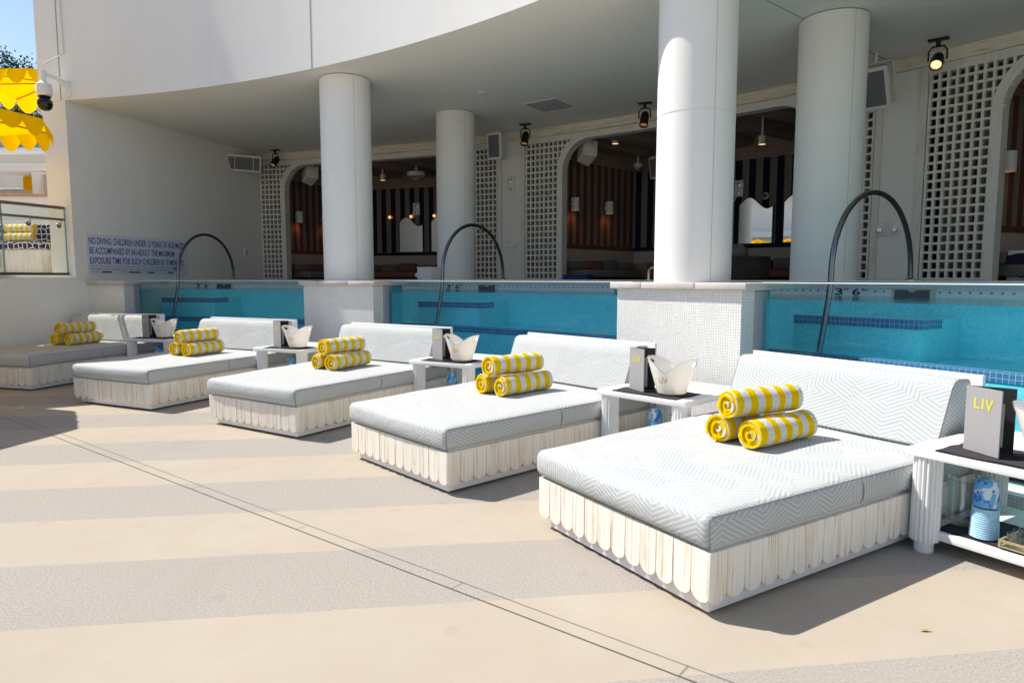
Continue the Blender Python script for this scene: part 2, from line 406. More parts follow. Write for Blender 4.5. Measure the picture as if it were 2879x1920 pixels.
def water():
    m = bpy.data.materials.new('pool_water'); m.use_nodes = True; nt = m.node_tree; nt.nodes.clear()
    out = nd(nt, 'ShaderNodeOutputMaterial'); tr = nd(nt, 'ShaderNodeBsdfTransparent')
    t = objc(nt); bp = nd(nt, 'ShaderNodeBump', {'Height': noise(nt, t, 5, 3), 'Strength': .35, 'Distance': .02})
    gl = nd(nt, 'ShaderNodeBsdfGlossy', {'Roughness': .03, 'Normal': bp.outputs[0]})
    g = nd(nt, 'ShaderNodeNewGeometry'); nz = nd(nt, 'ShaderNodeSeparateXYZ', {0: g.outputs['True Normal']}).outputs[2]
    f = mth(nt, 'MULTIPLY', schlick(nt, .02, bp.outputs[0]), mth(nt, 'GREATER_THAN', mth(nt, 'ABSOLUTE', nz), .5))
    mx = nd(nt, 'ShaderNodeMixShader', {0: f, 1: tr.outputs[0], 2: gl.outputs[0]}); nt.links.new(mx.outputs[0], out.inputs[0])
    va = nd(nt, 'ShaderNodeVolumeAbsorption', {'Color': (.0, .955, .975, 1), 'Density': 2.6}); vs_ = nd(nt, 'ShaderNodeVolumeScatter', {'Color': (.02, .88, 1., 1), 'Density': .95, 'Anisotropy': .2})
    ad = nd(nt, 'ShaderNodeAddShader', {0: va.outputs[0], 1: vs_.outputs[0]}); nt.links.new(ad.outputs[0], out.inputs[1])
    return m
M_WATER = water()

def translucent(name, col, tr=.5):
    m = bpy.data.materials.new(name); m.use_nodes = True; nt = m.node_tree; nt.nodes.clear()
    out = nd(nt, 'ShaderNodeOutputMaterial'); t = objc(nt)
    c = mixc(nt, noise(nt, t, 3, 4), tuple(x*.9 for x in col), col)
    d = nd(nt, 'ShaderNodeBsdfDiffuse', {0: c}); s = nd(nt, 'ShaderNodeBsdfTranslucent', {0: c})
    mx = nd(nt, 'ShaderNodeMixShader', {0: tr, 1: d.outputs[0], 2: s.outputs[0]}); nt.links.new(mx.outputs[0], out.inputs[0])
    return m
M_YEL = translucent('yellow_canvas', (.95, .60, .0), .5)
M_LEAF = [translucent('leaf_dark', (.030, .055, .018), .25), translucent('leaf_light', (.075, .11, .035), .3)]
M_BARK = flat('bark', (.10, .075, .055), .95, var=.3, vs=12)
M_BUCK, _nt, _b = newmat('frosted_acrylic')
_b.inputs['Base Color'].default_value = (.82, .78, .72, 1); _b.inputs['Roughness'].default_value = .25
_b.inputs['Subsurface Weight'].default_value = .35; _b.inputs['Subsurface Radius'].default_value = (.06, .05, .04); _b.inputs['Subsurface Scale'].default_value = .6
M_AMBER = flat('amber_acrylic', (.62, .36, .10), .2)
M_ORANGE = flat('orange_rib', (.55, .12, .02), .6)

# ------------------------------------------------------------------ ground
g = MB(); S = 300
g.face([(-S,-S,0),(S,-S,0),(S,S,0),(-S,S,0)])
tag(g.build('ground', M_DECK), kind='structure')

# drain channel: straight slotted drain crossing the deck
dA, dB = Vector((-6.02, 7.81, 0)), Vector((2.4, 1.29, 0)); dd = (dB-dA); dl = dd.length; dd.normalize(); dn = Vector((-dd.y, dd.x, 0))
g = MB()
def strip(mb, p, q, w, z):
    d = (q-p).normalized(); n = Vector((-d.y, d.x, 0))*w/2; zz = Vector((0,0,z))
    mb.face([p-n+zz, q-n+zz, q+n+zz, p+n+zz])
strip(g, dA-dn*.045, dB-dn*.045, .0045, .004); strip(g, dA+dn*.045, dB+dn*.045, .0028, .004)
for s_ in (.0, .95, 2.35, 3.62, 4.55, 5.9, 7.25, 8.5, 9.7):
    p = dA+dd*s_; strip(g, p-dn*.045, p+dn*.047, .0025, .004)
tag(g.build('drain_channel', M_DARK, weld=False), 'long narrow drain line of two dark slots crossing the striped deck', 'drain', kind='structure')

lf = MB()
lp = (1.88, 2.92, .006)
pts = [(-.028, 0), (-.012, .008), (.006, .009), (.03, 0), (.006, -.008), (-.012, -.007)]
for (x, y), (x2, y2) in zip(pts, pts[1:]+pts[:1]):
    lf.face([(lp[0], lp[1], lp[2]+.006), (lp[0]+x, lp[1]+y, lp[2]+abs(x)*.25), (lp[0]+x2, lp[1]+y2, lp[2]+abs(x2)*.25)])
tag(lf.build('fallen_leaf', flat('dry_leaf', (.45, .36, .08), .8)), 'tiny yellow dry leaf lying alone on the cream deck stripe', 'leaf')

# ------------------------------------------------------------------ building: fascia, soffit, end wall
DZ = 1.57; CEIL = 4.8; FTOP = 7.6
bld = thing('canopy_building', 'curved white building front whose soffit overhangs the pool', 'building', PT(19, 50, 4.8))
w = MB(); w.arc(16.3, 16.75, 3, 81.2, CEIL, FTOP, .5, faces='ioet')
w.arc(16.3, 16.75, 79.2, 81.2, CEIL, CEIL+.001, .5, faces='b')
fas = w.build('fascia', M_WALL, bld)
for a in (79.6, 60.5, 40.2, 20.1):
    w = MB(); w.arc(16.296, 16.31, a-.035, a+.035, CEIL+.002, FTOP, .1); w.build('joint', M_SEAM, fas)
w = MB(); w.arc(16.3005, 25.2, 3, 79.2, CEIL, CEIL+.3, .5, faces='bte')
so = w.build('soffit', M_SOFF, bld)
w = MB()
for a in (39.65,): w.arc(17.4, 21.6, a-.02, a+.02, CEIL-.003, CEIL+.01, .1)
w.build('joint', M_SEAM, so)
# end wall: a straight slab from the deck edge to the cabanas
W0, W1 = Vector((-8.08, 12.48, 0)), Vector((-6.47, 17.98, 0)); wd = (W1-W0).normalized(); wn = Vector((-wd.y, wd.x, 0))
w = MB()
def wallpt(s, off, z): p = W0+wd*s+wn*off; return (p.x, p.y, z)
L = (W1-W0).length+3.4; T = .55
P = [wallpt(0,0,0), wallpt(L,0,0), wallpt(L,T,0), wallpt(0,T,0)]
for i in range(4):
    a, b = Vector(P[i]), Vector(P[(i+1)%4]); u0 = 0; u1 = (b-a).length
    w.face([a, b, b+Vector((0,0,CEIL-.002)), a+Vector((0,0,CEIL-.002))], [(u0,0),(u1,0),(u1,CEIL),(u0,CEIL)])
w.face([Vector(p)+Vector((0,0,CEIL-.002)) for p in P])
w.build('end_wall', M_WALL, bld)

# ceiling vent and sprinkler plate
def polbox_M(R, a, z):  # local frame: x tangential (to the viewer's right), y outward, z up
    ar = radians(a); o = Vector(PT(R, a, z)); ro = Vector((cos(ar), sin(ar), 0)); ta = Vector((sin(ar), -cos(ar), 0))
    return Matrix(((ta.x, ro.x, 0, o.x), (ta.y, ro.y, 0, o.y), (0, 0, 1, o.z), (0, 0, 0, 1)))
vt = thing('ceiling_vent', 'square egg-crate air vent flush in the soffit', 'vent', PT(20.15, 54.2, CEIL))
M = polbox_M(20.15, 54.2, CEIL); w = MB()
w.box(-.36, .36, -.36, .36, -.006, .0, M); w.build('frame', M_SOFF, vt)
w = MB()
for i in range(7):
    x = -.30+i*.1
    w.box(x-.012, x+.012, -.3, .3, -.02, -.0065, M); w.box(-.3, .3, x-.012, x+.012, -.022, -.008, M)
w.build('grille', flat('vent_grey', (.33, .34, .36), .7), vt)
w = MB(); w.lathe([(.07, -.02), (.09, -.012), (.09, 0)], 20, capb=True, M=polbox_M(18.8, 55.7, CEIL))
tag(w.build('sprinkler_cover', M_PLAST), 'small round sprinkler cover plate on the soffit before the vent', 'sprinkler')

# ------------------------------------------------------------------ pool
PR0, PR1, PB = 16.75, 16.80, 18.8     # glass front, glass back, basin back wall
WZ = 1.40; A0, A1 = 14, 78.7
pool = thing('pool_basin', 'raised curved swimming pool basin lined with aqua mosaic behind glass', 'pool', PT(17.8, 50, 0)); 
w = MB(); w.arc(16.82, PB, A0, A1, .16, .2, 1, faces='t'); w.build('basin_floor', M_POOL, pool)
w = MB(); w.arc(PB, PB+.3, A0, A1, .2, 1.405, 1, faces='i'); w.build('basin_wall', M_POOL, pool)
w = MB(); w.arc(PB-.004, PB+.3, A0, A1, 1.385, 1.49, 1, faces='i'); w.build('waterline_band', M_BAND, pool)
w = MB(); w.arc(PB-.03, PB+.32, A0, A1, 1.491, DZ-.004, 1, faces='iteb'); w.build('coping', M_CONC, pool)
w = MB(); w.arc(17.55, PB-.002, A0, A1, .2, .78, 1, faces='it'); ben = w.build('bench', M_POOL, pool)
w = MB(); w.arc(17.542, 17.62, A0, A1, .75, .842, 1, faces='it'); w.build('nosing', M_NAVT, pool)
for a_hi, a_lo in ((77.9, 73.8), (58.3, 54.1), (37.7, 33.5), (20, 16)):
    w = MB(); w.arc(18.0, PB-.002, a_lo, a_hi, .78, 1.19, .5, faces='ite'); w.build('step', M_POOL, pool)
    w = MB(); w.arc(17.992, 18.05, a_lo-.02, a_hi, 1.105, 1.197, .5, faces='ite')
    w.arc(18.05, 18.4, a_lo-.02, a_lo, 1.105, 1.197, .5, faces='ioet'); w.build('nosing', M_NAVT, pool)
w = MB(); w.arc(16.55, 16.9, A0, A1, 0, .135, 1, faces='ite'); w.build('base_curb', M_TILE, pool)
w = MB(); w.arc(16.803, PB-.005, A0, A1-.1, .205, WZ, 1)
tag(w.build('pool_water', M_WATER), kind='structure')
# upper deck behind the pool
w = MB(); w.arc(PB-.02, 26, A0-8, 79.0, DZ-.003, DZ, 1, faces='t')
tag(w.build('pool_deck', flat('upper_deck', (.30, .29, .285), .85, var=.1, vs=20)), kind='structure')

# piers with coping + columns
piers = [(78.6, 2.42, 'narrow tiled pier wedged against the plain end wall', 0),
         (59.6, 2.62, 'tiled pier carrying the front column farther along the pool', 1),
         (39.2, 2.68, 'broad tiled pier with curved shadow under the thickest column', 1),
         (18.8, 2.68, 'tiled pier beyond the sunlit pool window', 1)]
for k, (a, hw, lab, col) in enumerate(piers):
    p = thing('tiled_pier', lab, 'pier', PT(16.9, a, 0), 0, 'tiled piers between the pool windows')
    if k == 0: M = polbox_M(16.46, 77.5, 0); x0, x1 = -.62, .36
    else: M = polbox_M(16.46, a, 0); x1 = 16.46*sin(radians(hw)); x0 = -x1
    w = MB(); w.box(x0, x1, 0, .40, 0, 1.485, M); w.build('tile_body', M_TILE, p)
    if k:
        w = MB(); w.box(-.46, .46, .401, 1.04, .2, 1.485, M); w.build('inner_core', M_POOL, p)
    # steel angle where the glass meets the pier
    w = MB(); w.box(x1-.002, x1+.03, .22, .398, .05, 1.48, M); w.build('edge_trim', flat('trim_grey', (.36, .36, .39), .4), p)
    cuts = [x0-.07, x0+(x1-x0)*.24, x0+(x1-x0)*.68, x1+.075] if k else [x0-.1, x1+.075]
    for c0, c1 in zip(cuts, cuts[1:]):
        w = MB(); w.box(c0+.003, c1-.003, -.055, 1.1, 1.487, 1.556, M, bev=.012); w.build('coping_stone', M_STON, p)
    w = MB(); w.box(x0-.06, x1+.06, -.04, 1.09, 1.4865, 1.552, M); w.build('mortar', flat('mortar', (.62, .55, .46), .9), p)

def column(R, a, z0, lab, rad=.405):
    c = thing('round_column', lab, 'column', PT(R, a, z0), 0, 'round columns holding up the soffit')
    w = MB(); prof = [(rad, z0), (rad, 3.292), (rad-.006, 3.294), (rad-.006, 3.304), (rad, 3.306), (rad, CEIL-.012)]
    x, y, _ = PT(R, a, 0); w.lathe(prof, 72, (x, y)); w.build('shaft', M_COLM, c)
    w = MB(); w.lathe([(rad-.02, CEIL-.013), (rad-.02, CEIL)], 48, (x, y)); w.build('top_gap', M_SEAM, c)
    # vertical shell joint on the camera's right side
    az = radians(a+180+ (62)); w = MB()
    ux, uy = cos(az), sin(az)
    px, py = -uy*.0022, ux*.0022
    w.face([(x+ux*(rad+.0015)-px, y+uy*(rad+.0015)-py, z0), (x+ux*(rad+.0015)+px, y+uy*(rad+.0015)+py, z0), (x+ux*(rad+.0015)+px, y+uy*(rad+.0015)+py, CEIL-.013), (x+ux*(rad+.0015)-px, y+uy*(rad+.0015)-py, CEIL-.013)])
    w.build('shell_joint', M_SEAM, c)
column(17.0, 39.8, 1.556, 'thick round white column on the broad tiled pier, half sunlit')
column(17.0, 60.45, 1.556, 'round white column on the tiled pier nearer the end wall')
column(19.45, 39.0, DZ, 'round column behind the pool before the mirror cabana', .40)
column(19.75, 59.6, DZ, 'round column behind the pool before the fan cabana', .385)
column(17.0, 18.9, 1.556, 'round white column on the tiled pier beyond the sunlit pool window')

# glass windows of the pool
for a_hi, a_lo, lab in ((76.0, 62.35, 'shaded deep blue pool window next to the end wall'),
                        (56.9, 42.0, 'half-lit pool window between the two column piers'),
                        (36.4, 21.6, 'bright turquoise sunlit pool window behind the daybed with most room')):
    t = thing('pool_window', lab, 'pool window', PT(16.77, (a_hi+a_lo)/2, 0), 0, 'acrylic windows of the raised pool')
    w = MB(); w.arc(PR0, PR1, a_lo, a_hi, .135, 1.552, .5, faces='ioe'); w.build('pane', M_GLASS, t)
    w = MB(); w.arc(PR0-.002, PR1+.002, a_lo, a_hi, 1.5525, 1.562, .5); w.build('top_edge', M_GEDGE, t)

# handrails
def handrail(a, lab):
    t = thing('pool_handrail', lab, 'handrail', PT(19.5, a, DZ), 0, 'arched steel handrails into the pool')
    w = MB(); pa = []
    r0, r1, zt = 17.78, 19.55, 2.53
    pa.append((r0-.16, .85)); pa.append((r0-.07, 1.2)); pa.append((r0, 1.5))
    for k in range(1, 24):
        th = pi-pi*k/24; pa.append(((r0+r1)/2+(r1-r0)/2*cos(th)*(1-.0*sin(th)), 1.62+(zt-1.62)*sin(th)**.92))
    pa += [(r1, 1.6), (r1, DZ)]
    w.tube([PT(r, a, z) for r, z in pa], .029, 14); w.build('rail', M_STEEL, t)
    w = MB(); x, y, _ = PT(r1, a, 0); w.lathe([(.065, DZ), (.065, DZ+.012), (.032, DZ+.03)], 20, (x, y)); w.build('floor_flange', M_CHROME, t)
handrail(76.0, 'arched steel handrail in front of the pool rules sign')
handrail(56.0, 'arched steel handrail crossing the back column by the fan cabana')
handrail(36.05, 'arched steel handrail rising from the bright turquoise window')
# chrome grab loop on the deck
t = thing('grab_handle', 'short fat chrome grab loop beside the broad pier coping', 'grab handle', PT(19.0, 45.7, DZ))
M = polbox_M(19.0, 45.9, DZ); w = MB()
w.tube([M @ Vector((x, 0, z)) for x, z in [(-.085, .0), (-.085, .1)]+[(-.085*cos(pi*k/12), .1+.085*sin(pi*k/12)) for k in range(1, 12)]+[(.085, .1), (.085, 0)]], .025, 12); w.build('loop', M_CHROME, t)
w = MB()
for x in (-.085, .085): w.lathe([(.06, .0), (.06, .012), (.03, .02)], 18, (x, 0), M=M)
w.build('flange', M_CHROME, t)

# depth markers and skimmers on the pool back wall
def wallM(R, a, z):  # x to the viewer's right along the wall, y up, z towards the viewer
    ar = radians(a); o = Vector(PT(R, a, z)); ta = Vector((sin(ar), -cos(ar), 0)); inn = Vector((-cos(ar), -sin(ar), 0))
    return Matrix(((ta.x, 0, inn.x, o.x), (ta.y, 0, inn.y, o.y), (0, 1, 0, o.z), (0, 0, 0, 1)))
for k, (a, lab) in enumerate(((77.2, 'black depth marking on the shaded pool tile by the end wall'), (58.25, 'black depth marking near the handrail before the fan cabana'),
        (47.6, 'black depth marking on the waterline tile beside the broad pier'), (37.55, 'black depth marking next to the handrail of the bright window'))):
    t = thing('depth_marker', lab, 'depth marker', PT(PB, a, 1.42), 0, 'pool depth markings on the waterline tile')
    M = wallM(PB-.006, a, 1.412); w = MB()
    w.box(-.02, .40, -.018, .077, 0, .003, M); pl = w.build('plate', flat('marker_tile', (.60, .64, .64), .3), t)
    w = MB()
    for tx, x, y, ww, hh in (('3', 0, -.008, .095, .082), ('FT', .108, .042, .06, .032), ('6', .20, -.008, .095, .082), ('IN', .31, .042, .055, .032)):
        text_geo(w, tx, M @ Matrix.Translation((x, y, .0035)), ww, hh, .0005, bold=.03)
    w.build('lettering', M_INK, t)
for a, lab in ((75.1, 'dark skimmer opening in the shaded pool back wall'), (55.5, 'dark skimmer opening before the column by the fan cabana'), (35.0, 'dark skimmer opening behind the bright turquoise window')):
    t = thing('skimmer', lab, 'skimmer', PT(PB, a, 1.4), 0, 'skimmer openings in the pool wall')
    M = wallM(PB-.005, a, 1.40); w = MB()
    w.box(-.20, .25, -.02, .088, 0, .002, M); w.build('surround', M_CONC, t)
    w = MB()
    w.prism([(-.17, 0), (.19, 0), (.19, .075), (.06, .075), (.03, .05), (-.01, .05), (-.04, .075), (-.17, .075)], M @ Vector((0,0,.0022)), M.to_3x3() @ Vector((1,0,0)), (0,0,1), M.to_3x3() @ Vector((0,0,1)), .002, .0005)
    w.build('opening', flat('skimmer_dark', (.06, .06, .07), .6), t)

# ------------------------------------------------------------------ cabanas
FR = 21.8
def fa(t): return degrees(t/FR)
BEN = {0: 'fan cabana next to the end wall', 1: 'mirror cabana in the middle', 2: 'cabana beside the lit spotlight'}
bays = [79.45, 59.38, 39.2, 19.0]
def arch_path(T, n=9):
    r = .62; zt = 4.48; P = [(0, DZ)]
    P += [(r-r*cos(pi/2*k/n), zt-r+r*sin(pi/2*k/n)) for k in range(n+1)]
    P += [(r+(T-2*r)*k/14, zt) for k in range(1, 14)]
    P += [(T-r+r*sin(pi/2*k/n), zt-r+r*cos(pi/2*k/n)) for k in range(n+1)]
    P.append((T, DZ)); return P
for b in range(3):
    ah, al = bays[b], bays[b+1]
    cab = thing('cabana', 'open poolside ' + BEN[b] + ' with lattice sides', 'cabana', PT(FR, (ah+al)/2, DZ), 0, 'cabanas along the curved facade')
    am = [ah-3.4, al+3.4]; T = radians(am[0]-am[1])*FR
    # header
    w = MB(); w.arc(FR-.07, FR+.14, al, ah, 4.625, CEIL-.003, .5, faces='ibte'); w.build('header', M_HEAD, cab)
    w = MB(); w.arc(FR-.03, FR+.12, al+.92, ah-.92, 4.50, 4.622, .5, faces='ibe'); w.build('lower_rail', M_FRAMEP, cab)
    # arch frame
    path = arch_path(T); w = MB(); fw = .13
    nrm = []
    for k, p in enumerate(path):
        q0, q1 = path[max(k-1, 0)], path[min(k+1, len(path)-1)]; d = Vector((q1[0]-q0[0], q1[1]-q0[1])).normalized(); nrm.append((-d.y, d.x))
    def fp(t, z, R): return PT(R, am[0]-fa(t), z)
    acc = 0
    for k in range(len(path)-1):
        (x0, z0), (x1, z1) = path[k], path[k+1]; n0, n1 = nrm[k], nrm[k+1]
        o0 = (x0+n0[0]*fw, min(z0+n0[1]*fw, 4.6)); o1 = (x1+n1[0]*fw, min(z1+n1[1]*fw, 4.6)); d = sqrt((x1-x0)**2+(z1-z0)**2)
        U = [(0, acc), (0, acc+d), (fw, acc+d), (fw, acc)]
        w.face([fp(*o0, FR-.06), fp(x0, z0, FR-.06), fp(x1, z1, FR-.06), fp(*o1, FR-.06)], [(fw, acc), (0, acc), (0, acc+d), (fw, acc+d)])
        w.face([fp(x0, z0, FR-.06), fp(x0, z0, FR+.16), fp(x1, z1, FR+.16), fp(x1, z1, FR-.06)], [(0, acc), (.22, acc), (.22, acc+d), (0, acc+d)])
        w.face([fp(*o0, FR+.16), fp(*o0, FR-.06), fp(*o1, FR-.06), fp(*o1, FR+.16)])
        w.face([fp(x0, z0, FR+.16), fp(*o0, FR+.16), fp(*o1, FR+.16), fp(x1, z1, FR+.16)])
        acc += d
    w.build('arch_frame', M_FRAMEP, cab)
    # lattice screens with 7 columns of square openings, filling up to the arch curve
    for side in (0, 1):
        w = MB(); sgn = -1 if side == 0 else 1
        base = ah-1.0 if side == 0 else al+1.0
        wid = radians(2.05)*FR; px = wid/7; pz = .1275
        nz = int((4.5-DZ)/pz)
        def A(t): return base+sgn*fa(t)
        def reach(z):
            r = .62; zt = 4.48
            if z < zt-r: return wid+.02
            dz = z-(zt-r); return wid+.02+.13+ (r-sqrt(max(0, r*r-dz*dz)))-.0
        for i in range(8):
            t = i*px; w.arc(FR-.035, FR+.035, min(A(t-.017), A(t+.017)), max(A(t-.017), A(t+.017)), DZ, 4.5, 5)
        for i in range(8, 13):
            t = i*px; r = .62; tt = t-wid-.1
            if tt < r:
                zl = 4.48-r+sqrt(max(0, r*r-(r-tt)**2)); zl = max(zl, 3.9)
                if zl < 4.47: w.arc(FR-.035, FR+.035, min(A(t-.017), A(t+.017)), max(A(t-.017), A(t+.017)), zl, 4.5, 5)
        for j in range(nz+1):
            z = DZ+.02+j*pz; e = reach(z)
            w.arc(FR-.033, FR+.033, min(A(0), A(e)), max(A(0), A(e)), z-.017, z+.017, 2)
        w.build('lattice_screen', M_FRAMEP, cab)
        # gathered curtain behind the lattice
        w = MB(); N = 60
        for i in range(N):
            q = []
            for ii in (i, i+1):
                t = (.12+.78*ii/N)*wid; rr = FR+.26+.045*sin(ii*1.05)+.02*sin(ii*.37+b); q.append((A(t), rr, A(t-.02*sin(ii*.2))))
            (a_, r_, a2), (c_, s_, c2) = q
            w.face([PT(r_, a_, DZ+.1), PT(s_, c_, DZ+.1), PT(s_, c2, 4.55), PT(r_, a2, 4.55)])
        w.build('curtain', M_CURT, cab)
        w = MB(); rng = (ah-.66, ah-.92) if side == 0 else (al+.92, al+.66)
        w.arc(FR-.05, FR+.1, rng[1], rng[0], DZ, 4.62, 1); w.build('trim_post', M_FRAMEP, cab)
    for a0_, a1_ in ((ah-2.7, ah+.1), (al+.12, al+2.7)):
        w = MB(); w.arc(FR+.5, FR+.54, a0_, a1_, DZ, 4.7, 1, faces='i'); w.build('shade_backing', M_DARK, cab)  # added near-black sheet blocks the sky behind the lattice, deep shade put into its colour
    # interior walls
    A_in, B_in = PT(22.05, ah-2.4, 0), PT(24.85, ah-4.05, 0)
    def vwall(mb, P, Q, z0, z1, off=0):
        L_ = sqrt((P[0]-Q[0])**2+(P[1]-Q[1])**2)
        mb.face([(P[0], P[1], z0), (Q[0], Q[1], z0), (Q[0], Q[1], z1), (P[0], P[1], z1)], [(off, z0), (off+L_, z0), (off+L_, z1), (off, z1)])
    w = MB(); vwall(w, A_in, B_in, 2.25, 4.22); w.build('terracotta_wall', M_TERRA, cab)
    w = MB(); w.arc(24.85, 24.9, al+4.05, ah-4.05, 2.25, 4.22, 1, faces='i'); w.build('navy_wall', M_NAVYS, cab)
    A2, B2 = PT(24.85, al+4.05, 0), PT(22.05, al+2.4, 0)
    w = MB(); vwall(w, A2, B2, 2.25, 4.22); w.build('terracotta_wall', M_TERRA, cab)
    w = MB(); vwall(w, A_in, B_in, 4.22, 4.75); w.arc(24.85, 24.9, al+4.05, ah-4.05, 4.22, 4.75, 1, faces='i'); vwall(w, A2, B2, 4.22, 4.75); w.build('wood_frieze', M_WOODD, cab)
    # ceiling with beams
    w = MB(); w.arc(FR+.14, 25.0, al+1, ah-1, 4.70, 4.72, 1, faces='b'); w.build('inner_ceiling', flat('grey_ceiling', (.38, .38, .39), .9), cab)
    for k in range(6):
        a = ah-3.2-(ah-al-6.4)*k/5
        w = MB(); P, Q = Vector(PT(FR+.16, a, 0)), Vector(PT(24.84, a-1.6, 0)); d = (Q-P); n = Vector((-d.y, d.x, 0)).normalized()*.20
        for z0, z1 in ((4.5, 4.69),):
            c = [P-n, Q-n, Q+n, P+n]
            w.face([(v.x, v.y, z0) for v in c][::-1], [(0, 0), (0, .4), (3, .4), (3, 0)])
            for i in (0, 2): w.face([(c[i].x, c[i].y, z0), (c[i+1].x, c[i+1].y, z0), (c[i+1].x, c[i+1].y, z1), (c[i].x, c[i].y, z1)], [(0, 0), (3, 0), (3, .19), (0, .19)])
        w.build('beam', M_WOODD, cab)
    # bench rail with scalloped lower edge
    w = MB()
    def scal(P, Q):
        P, Q = Vector(P), Vector(Q); d = Q-P; n = int(d.length/.06); nn = Vector((d.y, -d.x, 0)).normalized()*.05
        # keep the offset on the room side
        mid = (P+Q)/2+nn; cen = Vector(PT(23.3, (ah+al)/2, 0))
        if (mid-cen).length > ((P+Q)/2-cen).length: nn = -nn
        for k in range(n):
            p, q = P+d*k/n+nn, P+d*(k+1)/n+nn
            z0 = 2.0-.05*abs(sin(k*pi/7)); z1 = 2.0-.05*abs(sin((k+1)*pi/7))
            w.face([(p.x, p.y, z0), (q.x, q.y, z1), (q.x, q.y, 2.26), (p.x, p.y, 2.26)], [(k*.06, z0), (k*.06+.06, z1), (k*.06+.06, 2.26), (k*.06, 2.26)])
            w.face([(p.x, p.y, 2.26), (q.x, q.y, 2.26), (q.x-nn.x, q.y-nn.y, 2.26), (p.x-nn.x, p.y-nn.y, 2.26)])
    scal(A_in, B_in); scal(B_in, A2); scal(A2, B2); w.build('bench_rail', M_WOODL, cab)
    w = MB(); vwall(w, A_in, B_in, DZ, 2.25); vwall(w, B_in, A2, DZ, 2.25); vwall(w, A2, B2, DZ, 2.25); w.build('wainscot', M_WOODD, cab)
    # sofa along the two visible walls
    sofa = thing('corner_sofa', 'low cushioned corner sofa inside the ' + BEN[b], 'sofa', PT(24, (ah+al)/2, DZ), 0, 'sofas in the cabanas')
    def run(P, Q, n, mats, inset):
        P, Q = Vector(P), Vector(Q); d = (Q-P); L_ = d.length; d.normalize(); nn = Vector((d.y, -d.x, 0)); cen = Vector(PT(23.0, (ah+al)/2, 0))
        if (P+nn-cen).length > (P-cen).length: nn = -nn
        M = Matrix(((d.x, nn.x, 0, P.x), (d.y, nn.y, 0, P.y), (0, 0, 1, DZ), (0, 0, 0, 1)))
        w = MB(); w.box(inset, L_-inset, .1, .75, .05, .22, M, bev=.03); w.build('seat', mats[0], sofa)
        for k in range(n):
            x0 = inset+(L_-2*inset)*k/n; x1 = inset+(L_-2*inset)*(k+1)/n
            w = MB(); w.box(x0+.01, x1-.01, .08, .26, .225, .40+.03*((k*7)%3), M, bev=.05); w.build('back_cushion', mats[(k+1) % len(mats)] if n > 3 else mats[k % len(mats)], sofa)
    run(A_in, B_in, 4, [M_CUSHG, M_CUSHG, M_CUSH], .3); run(B_in, A2, 7, [M_CUSH, M_CUSH, M_CUSHG, M_CUSH], .5)
    # mirrors with a wavy top on the navy wall
    mm, nt_, bb_ = newmat('mirror_glass'); bb_.inputs['Base Color'].default_value = (.86, .88, .87, 1); bb_.inputs['Metallic'].default_value = 1; bb_.inputs['Roughness'].default_value = .02
    for k, ro in enumerate((-7.75, -10.15, -12.45)):
        if b == 2 and k: continue
        side = ['nearest the corner', 'in the middle', 'farthest from the corner'][k]
        mi = thing('wavy_mirror', 'wavy-topped mirror ' + side + ' of the ' + BEN[b], 'mirror', PT(24.8, ah+ro, 2.37), 0, 'wavy mirrors on the striped walls')
        M = wallM(24.82, ah+ro, 2.37); Wd = .74; N = 24
        top = [(Wd*i/N, (.87+.13*cos(pi*(i/N-.3)/.55))) for i in range(N+1)]
        ol = [(0, 0), (Wd, 0)]+top[::-1]
        w = MB(); R3 = M.to_3x3()
        w.prism(ol, M @ Vector((0,0,.016)), R3 @ Vector((1,0,0)), R3 @ Vector((0,1,0)), R3 @ Vector((0,0,1)), .006, .002); w.build('glass', mm, mi, smooth=False)
        cx_ = Wd/2; ol2 = [(-.025, -.02), (Wd+.025, -.02)]+[(x+(.025 if i == N else (-.025 if i == 0 else 0)), y+.028) for i, (x, y) in list(enumerate(top))[::-1]]
        w = MB(); w.prism(ol2, M @ Vector((0,0,0)), R3 @ Vector((1,0,0)), R3 @ Vector((0,1,0)), R3 @ Vector((0,0,1)), .0155, .003); w.build('frame', M_BLACK, mi, smooth=False)
# posts between the cabanas
for a, lab in ((59.38, 'grey-white post with call point between fan and mirror cabanas'), (39.2, 'grey-white post behind the tall handrail with two small wall boxes')):
    t = thing('facade_post', lab, 'post', PT(FR, a, DZ), 0, 'posts between the cabanas')
    w = MB(); w.arc(FR-.02, FR+.2, a-.655, a+.655, DZ, 4.622, .7); w.build('post_face', M_COLM, t)
w = MB(); w.arc(FR-.02, FR+.2, 78.8, 79.3, DZ, 4.622, .7)
tag(w.build('corner_post', M_FRAMEP), 'slim corner post where the fan cabana meets the end wall', 'post')

